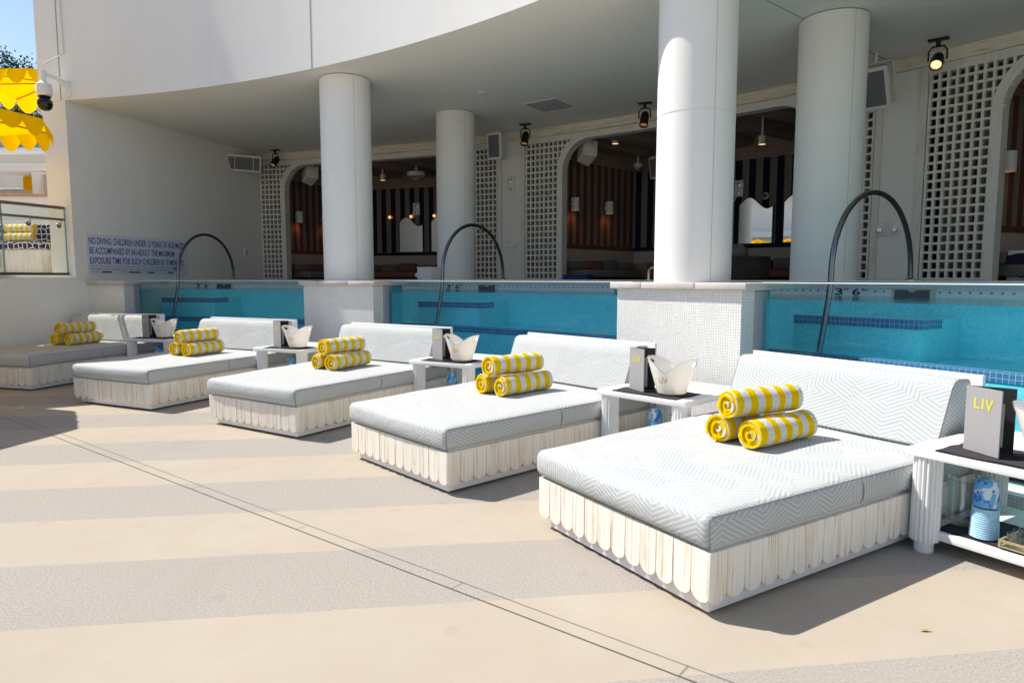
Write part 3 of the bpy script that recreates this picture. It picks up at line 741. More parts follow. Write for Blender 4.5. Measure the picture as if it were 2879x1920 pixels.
# sconces on the terracotta walls
def sconce(b, s_, lab, r=.095):
    ah = bays[b]; P, Q = Vector(PT(22.05, ah-2.4, 0)), Vector(PT(24.85, ah-4.05, 0)); d = (Q-P).normalized(); n = Vector((d.y, -d.x, 0))
    o = P+d*s_+n*.13
    t = thing('wall_sconce', lab, 'wall lamp', (o.x, o.y, 3.1), 0, 'white cylinder sconces with a warm glow')
    w = MB(); w.lathe([(r-.012, 3.13), (r, 3.11), (r, 3.19), (r-.004, 3.195), (r, 3.2), (r, 3.29), (r-.004, 3.295), (r, 3.30), (r, 3.39), (r-.03, 3.392)], 24, (o.x, o.y), capt=True); w.build('shade', M_SPK, t)
    w = MB(); w.lathe([(.0, 3.135), (r-.013, 3.135)], 24, (o.x, o.y)); w.build('lens', glow('warm_lens', (1., .42, .10), 1.2), t)
    w = MB(); q = o-n*.1; w.tube([(o.x, o.y, 3.25), (q.x-n.x*.025, q.y-n.y*.025, 3.25)], .04, 10); w.build('bracket', M_SPK, t)
    li = bpy.data.lights.new('sconce_light', 'SPOT'); li.energy = 1.3; li.color = (1, .36, .07); li.spot_size = radians(125); li.spot_blend = .8; li.shadow_soft_size = .04
    lo = bpy.data.objects.new('sconce_light', li); COL.objects.link(lo); lo.location = (o.x-t.location.x, o.y-t.location.y, 3.12-3.1); lo.parent = t
sconce(0, .6, 'white sconce by the lattice on the fan cabana striped wall'); sconce(0, 1.6, 'white sconce near the column on the fan cabana striped wall')
sconce(1, .56, 'white sconce nearest the lattice in the mirror cabana'); sconce(1, 1.76, 'white sconce deeper inside the mirror cabana')
sconce(2, .5, 'white sconce glowing at the picture edge beside the lattice')
# small globe lamps over the mirrors of the fan cabana, unlit discs in the mirror cabana
for a, lit, lab in ((72.4, 1, 'small glowing globe lamp above the mirror gap, nearest the front column'), (70.78, 1, 'small glowing globe lamp under the wall plaque'), (69.04, 1, 'small glowing globe lamp beside the back column'),
                    (49.63, 0, 'unlit round wall lamp beside the thick column'), (47.93, 0, 'unlit round wall lamp over the dip of the wavy mirror')):
    t = thing('globe_lamp', lab, 'wall lamp', PT(24.8, a, 3.39), 0, 'round lamps above the wavy mirrors')
    M = wallM(24.845, a, 3.39); w = MB(); w.lathe([(.075, 0), (.075, .02), (.05, .035), (.05, .05)], 20, M=M); w.build('backplate', M_BRASS if lit else M_SPK, t)
    w = MB(); w.lathe([(.045*sin(pi*k/8), .085-.045*cos(pi*k/8)) for k in range(1, 9)], 16, M=M); w.build('globe', glow('globe_warm', (1., .50, .12), .9) if lit else M_CUSHG, t)
# alarm plates and little boxes
def plate(name, R, a, z, wd_, h, lab, cat, extra=None, M_=None):
    t = thing(name, lab, cat, PT(R, a, z)); M = M_ or wallM(R, a, z)
    w = MB(); w.box(-wd_/2, wd_/2, -h/2, h/2, 0, .035, M, bev=.006); w.build('case', M_PLAST if extra != 'gray' else M_SPK, t)
    w = MB()
    if extra == 'strobe':
        w.lathe([(.05, .036), (.05, .042), (.035, .045)], 16, (0, h*.22), M=M, capt=True); w.lathe([(.04, .036), (.035, .06), (.0, .07)], 14, (0, -h*.28), M=M)
    else: w.box(-wd_*.3, wd_*.3, -h*.3, h*.05, .036, .05, M, bev=.004)
    w.build('lens', M_CHROME, t)
plate('alarm_strobe', FR-.022, 59.42, 3.66, .2, .38, 'white alarm strobe plate high on the post by the fan cabana', 'alarm', 'strobe')
plate('wall_plaque', 24.84, 70.44, 3.61, .22, .36, 'pale alarm plate on the navy stripes of the fan cabana', 'alarm', 'strobe')
plate('wall_plaque', 24.84, 49.3, 3.6, .2, .36, 'pale alarm plate on navy stripes beside the thick column', 'alarm', 'strobe')
plate('socket_box', FR-.022, 59.62, 2.36, .11, .17, 'small framed call box low on the post by the fan cabana', 'wall box', 'gray')
plate('socket_box', FR-.022, 59.1, 2.34, .11, .16, 'small white socket box beside the framed call box', 'wall box')
plate('socket_box', FR-.022, 39.74, 2.35, .15, .22, 'small framed call box under the tall handrail arch', 'wall box', 'gray')
plate('socket_box', FR-.022, 39.16, 2.34, .13, .19, 'small white socket box inside the tall handrail arch', 'wall box')
n_in = -wn; o = W0+wd*4.79
plate('socket_box', 0, 0, 0, .12, .2, 'small white outlet box on the end wall by the first handrail', 'wall box', None,
      Matrix(((wd.x, 0, n_in.x, o.x), (wd.y, 0, n_in.y, o.y), (0, 1, 0, 2.27), (0, 0, 0, 1))))

# ceiling fan and downlights
def fan():
    x, y, z = PT(23.2, 68.3, 4.4)
    t = thing('ceiling_fan', 'small caged white fan hanging in the first cabana', 'fan', (x, y, 4.7))
    w = MB(); w.box(x-.05, x+.05, y-.05, y+.05, 4.56, 4.70); w.build('mount', M_SPK, t)
    w = MB(); w.tube([(x, y, 4.57), (x, y, 4.38)], .018, 10); w.lathe([(.02, 4.5), (.05, 4.48), (.05, 4.46), (.02, 4.44)], 14, (x, y)); w.build('rod', M_SPK, t)
    w = MB(); w.lathe([(.02, 4.40), (.2, 4.39), (.24, 4.37), (.24, 4.29), (.22, 4.27), (.0, 4.27)], 28, (x, y)); w.build('housing', M_PLAST, t)
    for k in range(4):
        an = pi/2*k+.4; w = MB(); dx, dy = cos(an), sin(an)
        w.face([(x+dx*.06-dy*.04, y+dy*.06+dx*.04, 4.25), (x+dx*.06+dy*.04, y+dy*.06-dx*.04, 4.235), (x+dx*.2+dy*.06, y+dy*.2-dx*.06, 4.19), (x+dx*.2-dy*.06, y+dy*.2+dx*.06, 4.22)])
        w.build('blade', M_PLAST, t)
    w = MB(); w.tube([(x+.2*cos(2*pi*k/24), y+.2*sin(2*pi*k/24), 4.2) for k in range(25)], .008, 6, cap=False); w.build('guard_ring', M_CHROME, t)
fan()
for R, a, z, lab in ((22.75, 54.1, 4.58, 'white cylinder downlight before the camera dome of the mirror cabana'), (23.2, 46.57, 4.26, 'white cylinder downlight above the wavy mirrors'),
                     (22.7, 68.1, 4.60, 'white cylinder downlight next to the fan'), (23.4, 71.1, 4.33, 'white cylinder downlight left of the caged fan')):
    x, y, _ = PT(R, a, 0); t = thing('ceiling_downlight', lab, 'ceiling lamp', (x, y, z), 0, 'cylinder downlights in the cabana ceilings')
    w = MB(); w.lathe([(.07, z-.08), (.075, z-.08), (.075, z+.08), (.075, 4.69)][:3]+[(.0, z+.08)], 20, (x, y)); w.build('can', M_SPK, t)
    w = MB(); w.tube([(x, y, z+.08), (x, y, 4.70)], .02, 8); w.build('stem', M_SPK, t)
    w = MB(); w.lathe([(0, z-.076), (.068, z-.076)], 20, (x, y)); w.build('lens', glow('downlight_warm', (1., .55, .2), 1.0), t)

# black spotlights hanging from the soffit
def spot(R, a, lab, lit, rz, tilt):
    x, y, _ = PT(R, a, 0); s = 1.12
    t = thing('stage_spotlight', lab, 'spotlight', (x, y, CEIL), 0, 'black yoke spotlights under the soffit')
    M0 = Matrix.Translation((x, y, CEIL)) @ Matrix.Rotation(rz, 4, 'Z') @ Matrix.Scale(s, 4)
    w = MB(); w.box(-.11, .11, -.05, .05, -.02, -.001, M0, bev=.006); w.lathe([(.03, -.02), (.022, -.08)], 12, M=M0); w.build('ceiling_plate', M_BLACK, t)
    w = MB(); yk = [(-.095, -.25), (-.095, -.14), (-.06, -.09), (.06, -.09), (.095, -.14), (.095, -.25)]
    w.tube([M0 @ Vector((yx, 0, yz)) for yx, yz in yk], .011*s, 8); w.build('yoke', M_BLACK, t)
    Mh = M0 @ Matrix.Translation((0, 0, -.25)) @ Matrix.Rotation(-tilt, 4, 'X') @ Matrix.Scale(.86, 4)
    w = MB(); w.lathe([(.045, .13), (.07, .10), (.078, .0), (.078, -.13), (.085, -.135), (.085, -.16), (.07, -.16), (.068, -.13)], 22, M=Mh)
    for k in range(4): w.lathe([(.082, .06-k*.025), (.084, .05-k*.025)], 22, M=Mh)
    w.build('lamp_head', M_BLACK, t)
    w = MB(); w.lathe([(0, -.128), (.066, -.129)], 22, M=Mh); w.build('lens', glow('spot_hot', (1., .55, .15), 1.2) if lit else glow('spot_unlit_glow', (.9, .42, .06), .16), t)  # lenses of unlit heads get a faint painted amber glow
    if lit:
        w = MB(); w.lathe([(0, -.131), (.03, -.132)], 16, M=Mh); w.build('bulb', glow('spot_core', (1., .86, .6), 12.), t)
spot(21.35, 76.0, 'black spotlight beside the wide horizontal loudspeaker', 0, radians(-30), radians(40))
spot(21.2, 57.55, 'black spotlight over the mirror cabana lattice', 0, radians(-25), radians(22))
spot(21.1, 50.1, 'black spotlight close to the thick column', 0, radians(-25), radians(24))
spot(21.2, 37.45, 'black spotlight switched on and glowing brightly', 1, radians(-38), radians(52))

# loudspeakers
def speaker(R, a, z, wd_, h, dp, lab, yaw, pitch, roll=0, horiz=False, plain=False):
    o = Vector(PT(R, a, z)); t = thing('loudspeaker', lab, 'loudspeaker', (o.x, o.y, z), 0, 'white outdoor loudspeakers')
    M = Matrix.Translation(o) @ Matrix.Rotation(radians(a)-pi/2+yaw, 4, 'Z') @ Matrix.Rotation(pitch, 4, 'X') @ Matrix.Rotation(roll, 4, 'Y')
    # local: x right, -y out of the grille, z up
    k = .72
    fr = [(-wd_/2, -dp/2), (wd_/2, -dp/2)]; w = MB()
    V = [Vector((sx*wd_/2*(1 if y < 0 else k), y*dp/2, sz*h/2*(1 if y < 0 else .92))) for y in (-1, 1) for sz in (-1, 1) for sx in (-1, 1)]
    bm = bmesh.new(); vs = [bm.verts.new(v) for v in V]
    for f in ((0,1,3,2), (5,4,6,7), (0,4,5,1), (2,3,7,6), (0,2,6,4), (1,5,7,3)): bm.faces.new([vs[i] for i in f])
    bmesh.ops.recalc_face_normals(bm, faces=bm.faces[:]); bmesh.ops.bevel(bm, geom=bm.edges[:], offset=.018, segments=2, affect='EDGES')
    w.bm(bm, M); w.build('cabinet', M_SPK, t)
    if not plain:
        w = MB(); b_ = .05
        if horiz:
            for x0, x1 in ((-wd_/2+b_, -wd_*.27), (-wd_*.25, wd_*.25), (wd_*.27, wd_/2-b_)): w.box(x0, x1, -dp/2-.006, -dp/2+.01, -h/2+b_, h/2-b_, M, bev=.003)
        else: w.box(-wd_/2+b_, wd_/2-b_, -dp/2-.006, -dp/2+.01, -h/2+b_, h/2-b_, M, bev=.003)
        w.build('grille', M_GRILLE, t)
    w = MB(); e = h/2+.03
    pa = [(-wd_/2-.015, .02, 0), (-wd_/2-.015, .02, e), (wd_/2+.015, .02, e), (wd_/2+.015, .02, 0)] if not horiz else [(-wd_*.4, .1, h/2-.02), (-wd_*.4, .1, e+.04), (wd_*.4, .1, e+.04), (wd_*.4, .1, h/2-.02)]
    for q0, q1 in zip(pa, pa[1:]):
        d = Vector(q1)-Vector(q0); ax = max(range(3), key=lambda i: abs(d[i]))
        lo = [min(q0[i], q1[i])-(.004 if i == 0 else (.03 if i == 1 else .004)) for i in range(3)]; hi = [max(q0[i], q1[i])+(.004 if i == 0 else (.03 if i == 1 else .004)) for i in range(3)]
        w.box(lo[0], hi[0], lo[1], hi[1], lo[2], hi[2], M)
    top = M @ Vector((0, .02, e)); w.tube([top, (top.x, top.y, (CEIL if not plain else 4.7)-.002)], .016, 8); w.build('bracket', M_SPK, t)
speaker(20.95, 77.75, 4.45, .82, .40, .34, 'wide white loudspeaker mounted sideways in the end wall corner', radians(42), radians(18), 0, True)
speaker(21.3, 59.55, 4.42, .36, .56, .36, 'upright white loudspeaker above the alarm strobe post', radians(2), radians(4))
speaker(21.25, 39.55, 4.36, .42, .58, .42, 'large white loudspeaker tilted downward near the lit spotlight', radians(4), radians(24))
speaker(22.3, 75.0, 4.30, .48, .36, .3, 'plain white speaker back inside the fan cabana arch', radians(140), radians(10), radians(20), False, True)
speaker(22.3, 55.25, 4.30, .48, .38, .3, 'plain white speaker back inside the mirror cabana arch', radians(140), radians(10), radians(20), False, True)
speaker(22.3, 35.1, 4.34, .5, .42, .3, 'plain white speaker back inside the cabana beside the lit spotlight', radians(140), radians(10), radians(20), False, True)
speaker(24.2, 53.2, 4.15, .34, .5, .3, 'small loudspeaker deep in the mirror cabana beside the column', radians(-20), radians(8))
# dome camera in the mirror cabana
x, y, z = PT(24.35, 54.6, 4.28); t = thing('dome_camera', 'little white dome camera hanging in the mirror cabana corner', 'camera', (x, y, z))
w = MB(); w.lathe([(.0, z-.1), (.06, z-.09), (.10, z-.04), (.115, z), (.115, z+.03), (.0, z+.03)], 22, (x, y)); w.build('dome', M_SPK, t)
w = MB(); w.tube([(x, y, z+.03), (x, y, 4.69)], .018, 8); w.build('stem', M_SPK, t)
w = MB(); w.lathe([(.0, z-.115), (.03, z-.1), (.035, z-.07)], 12, (x+.03, y-.05)); w.build('eye', M_BLACK, t)
# big security camera on the fascia corner
p = Vector(PT(16.3, 79.0, 5.0)); inn = Vector((-cos(radians(79)), -sin(radians(79)), 0)); tg = Vector((sin(radians(79)), -cos(radians(79)), 0))
t = thing('security_camera', 'white bracket camera with black dome on the fascia corner', 'camera', p)
w = MB(); M = wallM(16.3, 79.0, 4.98); w.box(-.06, .06, -.14, .14, 0, .02, M, bev=.005); w.build('wall_plate', M_PLAST, t)
c0 = p+inn*.40-tg*.12
w = MB(); w.tube([p+inn*.02+Vector((0,0,.05)), p+inn*.2-tg*.05+Vector((0,0,.12)), c0+Vector((0,0,.16))], .045, 10, rs=[.06, .045, .04]); w.build('arm', M_PLAST, t)
w = MB(); w.lathe([(.045, 5.2), (.05, 5.02), (.07, 5.0), (.115, 4.97), (.125, 4.92), (.125, 4.80), (.10, 4.77), (.0, 4.77)], 26, (c0.x, c0.y)); w.build('housing', M_PLAST, t)
w = MB(); w.lathe([(.10, 4.77), (.105, 4.745), (.08, 4.73), (.118, 4.68), (.122, 4.63), (.10, 4.56), (.06, 4.525), (.0, 4.515)], 26, (c0.x, c0.y)); w.build('dome', flat('black_gloss', (.008, .008, .01), .06), t)
w = MB(); w.tube([c0+Vector((0,0,.2)), c0+Vector((-.0,0,.3)), p+Vector((-.05, -.01, .6)), p+Vector((-.08, -.012, 2.4))], .012, 6); w.build('cable', M_SPK, t)

# objects standing on the upper deck
M = polbox_M(19.35, 60.75, DZ); t = thing('gift_box', 'white box with a tied knot on the deck beside the back column', 'box', PT(19.35, 60.75, DZ))
w = MB(); w.box(-.17, .17, -.15, .15, 0, .22, M, bev=.006); w.build('carton', M_PAPER, t)
w = MB(); w.box(-.18, .18, -.16, .16, .221, .25, M, bev=.006); w.build('lid', M_PAPER, t)
w = MB(); w.lathe([(.0, -.05), (.04, -.04), (.055, 0), (.04, .04), (0, .05)], 12, (-.24, -.05), M=M @ Matrix.Translation((0,0,.09))); w.tube([M @ Vector((-.2, -.05, .1)), M @ Vector((-.165, -.03, .13))], .012, 6); w.build('knot', M_PAPER, t)
M = polbox_M(21.3, 54.2, DZ); t = thing('folded_towel', 'bright blue folded pool towel on the deck of the mirror cabana', 'towel', PT(21.3, 54.2, DZ))
w = MB(); w.box(-.28, .28, -.2, .2, 0, .06, M, bev=.02); w.build('lower_fold', M_BLUE, t); w = MB(); w.box(-.27, .27, -.19, .19, .061, .11, M, bev=.02); w.build('upper_fold', M_BLUE, t)
M = polbox_M(21.4, 45.5, DZ); t = thing('wicker_basket', 'large dark wicker basket in front of the mirror cabana sofa', 'basket', PT(21.4, 45.5, DZ))
w = MB(); w.lathe([(.36, 0), (.42, .02)]+[(.42+.012*(k%2), .03+.025*k) for k in range(14)]+[(.44, .39), (.40, .40), (.38, .3), (.0, .3)], 40, M=M, sx=1.3); w.build('weave', M_WICK, t)
w = MB(); w.lathe([(.0, .3), (.15, .33), (.2, .45), (.17, .56), (.08, .62), (.0, .63)], 22, (-.05, .1), M=M); w.build('pouffe', M_CUSHG, t)
M = polbox_M(22.3, 49.8, DZ+.12) @ Matrix.Rotation(radians(35), 4, 'Y') @ Matrix.Rotation(radians(-12), 4, 'X')
spm, nt_, bb_ = newmat('dotted_cushion'); uv_, u_, v_ = uvs(nt_); vo_ = nd(nt_, 'ShaderNodeTexVoronoi', {'Vector': uv_, 'Scale': 26., 'Randomness': .3}, voronoi_dimensions='2D')
nt_.links.new(mixc(nt_, mth(nt_, 'LESS_THAN', vo_.outputs['Distance'], .3), (.02, .018, .02), (.5, .47, .43)), bb_.inputs['Base Color'])
w = MB(); w.box(-.21, .21, -.06, .06, -.05, .37, M, bev=.05)
tag(w.build('dotted_pillow', spm), 'black pillow with pale dots tilted on the mirror cabana sofa', 'pillow')
M = polbox_M(22.6, 34.6, DZ); t = thing('side_stand', 'white stand with dark cloth at the picture edge in the last cabana', 'stand', PT(22.6, 34.6, DZ))
w = MB(); w.box(-.5, .5, -.25, .25, 0, .42, M, bev=.01); w.build('box_body', M_PAPER, t)
w = MB()
for i in range(16):
    x0, x1 = -.52+i*.065, -.455+i*.065
    f = lambda x: .32-.26*max(0, (x+.52))/1.04*1.0+.02*sin(x*23)
    w.face([M @ Vector((x0, -.262, max(.02, f(x0)-.22))), M @ Vector((x1, -.262, max(.02, f(x1)-.22))), M @ Vector((x1, -.262, .36+.02*sin(x1*14))), M @ Vector((x0, -.262, .36+.02*sin(x0*14)))])
w.build('dark_cloth', flat('ink_cloth', (.015, .014, .03), .9), t)

# ------------------------------------------------------------------ rules sign on the end wall
sg = thing('pool_rules_sign', 'white safety sign with tall navy capitals on the end wall', 'sign', W0+wd*1.45+Vector((0,0,2.05)))
def SM(s_, z, off=.004):
    o = W0+wd*s_-wn*off; return Matrix(((wd.x, 0, -wn.x, o.x), (wd.y, 0, -wn.y, o.y), (0, 1, 0, z), (0, 0, 0, 1)))
w = MB(); x0, x1, z0, z1, r = .25, 2.80, 1.655, 2.435, .05
ol = []
for cx_, cz_, a0 in ((x1-r, z0+r, -90), (x1-r, z1-r, 0), (x0+r, z1-r, 90), (x0+r, z0+r, 180)):
    ol += [(cx_+r*cos(radians(a0+18*k)), cz_+r*sin(radians(a0+18*k))) for k in range(6)]
w.prism(ol, W0-wn*.001, wd, (0,0,1), -wn, .006, .001); w.build('board', flat('sign_white', (.70, .71, .80), .5, var=.03), sg, smooth=False)
w = MB()
for tx, a, b, z, h in (('NO DIVING. CHILDREN UNDER 12 YEARS OF AGE MUST', .31, 2.70, 2.245, .125), ('BE ACCOMPANIED BY AN ADULT. THE MAXIMUM', .315, 2.42, 2.06, .125), ('EXPOSURE TIME FOR SUCH CHILDREN IS 10 MINUTES', .315, 2.68, 1.873, .125)):
    text_geo(w, tx, SM(a, z, .0075), b-a, h*1.04, .0005, bold=.018)
w.build('lettering', M_NAVY, sg)
w = MB()
for z in (1.838, 1.822, 1.79, 1.772, 1.757):
    s_ = .315
    while s_ < 2.62:
        L_ = random.uniform(.04, .16); M = SM(s_, z, .0075); w.box(0, L_, 0, .005, 0, .0006, M); s_ += L_+.016
for a, b, z in ((.565, .78, 1.705), (1.19, 1.49, 1.705), (1.655, 1.84, 1.705), (2.215, 2.38, 1.705), (2.36, 2.55, 1.80)): w.box(0, b-a, 0, .028, 0, .001, SM(a, z, .0077))
for a, b in ((.32, .55), (.95, 1.17), (1.53, 1.63), (2.08, 2.19)): w.box(0, b-a, 0, .006, 0, .0006, SM(a, 1.717, .0077))
w.build('fine_print', M_INK, sg)

# ------------------------------------------------------------------ daybeds
BW, BL, BX = 1.43, 2.16, 2.55
def plank_outline(w_, zt, zb, r):
    P = [(w_-.0015, zt)] ; P = []
    e = .0015
    P += [(e, zt), (e, zb+r)]
    n = 5
    P += [(e+(w_/2-e)*(1-cos(pi/2*k/n))*1.0, zb+r-r*sin(pi/2*k/n)) for k in range(1, n+1)]
    P += [(w_-e-(w_/2-e)*(1-cos(pi/2*k/n)), zb+r-r*sin(pi/2*k/n)) for k in range(n-1, -1, -1)]
    P += [(w_-e, zt)]
    return P
def make_daybed():
    t = thing('daybed', '', 'daybed', group='patterned daybeds in a curved row')
    w = MB(); w.box(.024, 2.50, .024, BW-.024, .10, .322); w.box(.03, 2.49, .03, BW-.03, .3225, .3375); w.build('frame', M_PLINTH, t, world=False)  # second, inset box added to stop sunlight leaking under the mattress
    # skirt of round-ended planks on foot and both sides
    w = MB(); rnd = random.Random(3)
    n = 12; pw = BW/n
    for k in range(n):
        w.prism([(p[0], p[1]) for p in plank_outline(pw, .325, .068+rnd.uniform(-.003, .003), .045)], (.024, BW-k*pw, 0), (0, -1, 0), (0, 0, 1), (-1, 0, 0), .022+rnd.uniform(-.0015, .0015), .003, uo=k*.731)
    n = 20; pw = 2.5/n
    for k in range(n):
        w.prism(plank_outline(pw, .325, .068+rnd.uniform(-.003, .003), .045), (k*pw, .024, 0), (1, 0, 0), (0, 0, 1), (0, -1, 0), .022+rnd.uniform(-.0015, .0015), .003, uo=9+k*.617)
        w.prism(plank_outline(pw, .325, .07, .055), (2.5-k*pw, BW-.024, 0), (-1, 0, 0), (0, 0, 1), (0, 1, 0), .024, .004, uo=30+k*.617)
    w.build('plank_skirt', M_PLANK, t, world=False)
    w = MB(); w.box(.03, 2.46, .03, BW-.10, .022, .105, bev=.004); pl = w.build('plinth', M_PLINTH, t, world=False)
    w = MB(); w.box(.07, 2.42, .07, BW-.14, .001, .0219); w.build('shadow_gap_fill', M_DARK, pl, world=False)  # near-black box paints in the shadow gap under the plinth
    # mattress
    def cushion(x0, x1, y0, y1, z0, z1, r, puff=.012, nx=18, ny=10):
        bm = bmesh.new(); bmesh.ops.create_cube(bm, size=1)
        for v in bm.verts: v.co = ((x0+x1)/2+v.co.x*(x1-x0), (y0+y1)/2+v.co.y*(y1-y0), (z0+z1)/2+v.co.z*(z1-z0))
        bmesh.ops.bevel(bm, geom=bm.edges[:], offset=r, segments=3, affect='EDGES', profile=.5)
        for ax, n_, lo, hi in ((0, nx, x0, x1), (1, ny, y0, y1)):
            for k in range(1, n_):
                co = [0,0,0]; no = [0,0,0]; co[ax] = lo+(hi-lo)*k/n_; no[ax] = 1
                bmesh.ops.bisect_plane(bm, geom=bm.verts[:]+bm.edges[:]+bm.faces[:], plane_co=co, plane_no=no)
        rn = random.Random(5)
        for v in bm.verts:
            fx = (v.co.x-x0)/(x1-x0); fy = (v.co.y-y0)/(y1-y0); fz = (v.co.z-z0)/(z1-z0)
            if fz > .6: v.co.z += puff*(sin(pi*min(max(fx,0),1))**.5)*(sin(pi*min(max(fy,0),1))**.5)+.0025*sin(fx*17+fy*9)
            if .1 < fz < .95:
                b_ = .018*sin(pi*fz)
                if fx < .02: v.co.x -= b_*(sin(pi*min(max(fy,0),1))**.6)
                if fy < .02: v.co.y -= b_*.5*(sin(pi*min(max(fx,0),1))**.6)
                if fy > .98: v.co.y += b_
        return bm
    w = MB(); w.bm(cushion(-.014, 2.46, .002, BW+.012, .336, .505, .042)); mt = w.build('mattress', M_FAB, t, world=False, ang=80)
    w = MB()
    w.tube([(.012, .0125, .4935), (.1, .0125, .494), (1.2, .012, .4945), (2.14, .012, .494)], .0035, 5)
    w.tube([(.006, .012, .352), (-.006, .009, .42), (.003, .014, .488)], .0055, 5)
    w.tube([(.006, BW+.002, .352), (-.006, BW+.006, .42), (.003, BW-.004, .488)], .004, 5)
    w.tube([(1.2, .006, .352), (1.203, -.0055, .385), (1.206, -.0085, .42), (1.203, -.005, .46), (1.2, .010, .49)], .005, 5)
    w.tube([(.014, BW, .342), (.008, .7, .341), (.012, .01, .342)], .0035, 5)
    w.build('piping', M_PIPE, mt, world=False)
    # wedge backrest
    w = MB(); bm = bmesh.new()
    prof = [(2.115, .512), (2.10, .535), (2.115, .575), (2.24, .86), (2.262, .91), (2.29, .94), (2.335, .953), (2.45, .948), (2.485, .935), (2.495, .90), (2.495, .512)]
    ys = [.045, .05, .075]+[.075+(BW-.11)*k/8 for k in range(1, 8)]+[BW-.035, BW-.012, BW-.006]
    rows = []
    for j, y in enumerate(ys):
        e = .95 if j in (0, len(ys)-1) else (.978 if j in (1, len(ys)-2) else 1)
        cxm, czm = 2.35, .72; pf = .016*sin(pi*(j)/(len(ys)-1))+.004*sin(j*2.1)
        rows.append([bm.verts.new((cxm+(x-cxm)*e-(pf if 0 < i < 5 else 0), y, czm+(z-czm)*e)) for i, (x, z) in enumerate(prof)])
    n = len(prof)
    for A_, B_ in zip(rows, rows[1:]):
        for i in range(n): bm.faces.new([A_[i], A_[(i+1)%n], B_[(i+1)%n], B_[i]])
    bm.faces.new(rows[0][::-1]); bm.faces.new(rows[-1]); bmesh.ops.recalc_face_normals(bm, faces=bm.faces[:])
    w.bm(bm); br = w.build('backrest', M_FAB, t, world=False, ang=50)
    w = MB(); w.tube([(2.35+(x-2.35)*.978, .05, .72+(z-.72)*.978) for x, z in prof[1:9]], .004, 5)
    w.build('piping', M_PIPE, br, world=False); w = MB(); w.tube([(2.35+(x-2.35)*.978, BW-.012, .72+(z-.72)*.978) for x, z in prof[1:9]], .004, 5)
    w.build('piping', M_PIPE, br, world=False)
    w = MB(); w.box(BX-.04, BX, .0, BW-.0, .1, .97, bev=.004); w.build('backboard', M_WPAINT, t, world=False)
    for o in t.children_recursive:        # the beds widen towards the head, like slices of the ring
        for v in o.data.vertices: v.co.y *= 1+.105*max(0, v.co.x)
    return t
ORD = ['first', 'second', 'third', 'fourth', 'fifth']
beds = [((-6.827, 9.432), 74.75, 'daybed mostly in shade beside the low curved wall, by the end wall'),
        ((-4.35, 7.964), 65.5, 'daybed with rumpled foot cover before the deep blue shaded pool window'),
        ((-2.133, 6.538), 57.6, 'daybed whose backrest overlaps the tiled pier of the thinner front column'),
        ((-.475, 4.815), 42.0, 'daybed whose backrest ends against the broad tiled pier'),
        ((.921, 3.007), 31.5, 'closest daybed, showing its pattern and plank grain most clearly')]
bed0 = make_daybed()
for k, (p, a, lab) in enumerate(beds):
    if k == 0: place(bed0, (*p, 0), radians(a)); bed0['label'] = lab
    else: dup(bed0, (*p, 0), radians(a), lab)

# rolled towels
def make_towel(mat, seed, off, L_=.62, r=.102):
    rn = random.Random(seed); t = thing('rolled_towel', '', 'towel', group='yellow and white rolled towels on the daybeds')
    turns = 4.2; n = 120; sq = 1+rn.uniform(-.05, .05)
    th0 = rn.uniform(0, 6)
    sp = []
    for k in range(n+1):
        f = k/n; ang = -f*turns*2*pi-pi*.45+turns*2*pi; rr = .012+(r-.012)*f**.92
        rr *= 1+.045*sin(ang*2+th0)*(f<.93)+.03*sin(ang*3.1+th0*2)*(f<.8)
        y, z = rr*cos(ang)*sq, rr*sin(ang)
        sp.append((y, z, ang, rr))
    w = MB(); pitch = (r-.012)/turns*.95
    xs = [-L_/2, -L_/2+.012]+[-L_/2+L_*k/10 for k in range(1, 10)]+[L_/2-.012, L_/2]
    def pt(i, x, outer):
        y, z, ang, rr = sp[i]
        e = .93 if abs(x) >= L_/2-.001 else (1.0)
        d = 0 if outer else pitch*e
        rr2 = max(.004, rr-d- (pitch*.12 if (outer and e < 1) else 0)); y2, z2 = rr2*cos(ang)*sq, rr2*sin(ang)
        wob = .004*sin(x*14+ang+seed)+.003*sin(x*31+seed*2)
        z2 = z2-.10*z2*0; 
        if z2 < -r*.86: z2 = -r*.86+(z2+r*.86)*.35
        return Vector((x+(.010*sin(ang*.5+seed) if abs(x) > L_/2-.02 else 0), y2+wob*.6, z2+wob*.4))
    for i in range(n):
        full = i > n*.70
        for x0, x1 in (list(zip(xs, xs[1:])) if full else [(-L_/2, -L_/2+.08), (L_/2-.08, L_/2)]):
            w.face([pt(i, x0, 1), pt(i+1, x0, 1), pt(i+1, x1, 1), pt(i, x1, 1)], [(x0, sp[i][2]*r), (x0, sp[i+1][2]*r), (x1, sp[i+1][2]*r), (x1, sp[i][2]*r)])
        for x in (-L_/2, L_/2):
            q = [pt(i, x, 1), pt(i, x, 0), pt(i+1, x, 0), pt(i+1, x, 1)]
            if x > 0: q.reverse()
            ue = (.25-off)*.126+(.063 if (i < n*.16 or n*.55 < i < n*.60 or i > n*.965) else 0)
            w.face(q, [(ue, 0)]*4)
        xx = -L_/2+.05
        w.face([pt(i, -L_/2, 0), pt(i, xx, 0), pt(i+1, xx, 0), pt(i+1, -L_/2, 0)], [((.25-off)*.126, 0)]*4)
    q = [pt(n, x, 1) for x in xs]; q0 = [pt(n, x, 0) for x in xs]
    for i in range(len(xs)-1): w.face([q[i], q[i+1], q0[i+1], q0[i]], [(xs[i], 0), (xs[i+1], 0), (xs[i+1], 0), (xs[i], 0)])
    w.build('terry_roll', mat, t, world=False, ang=60)
    return t
protos = [make_towel(M_TOW[0], 1, .37), make_towel(M_TOW[1], 2, .42), make_towel(M_TOW[2], 5, .36)]
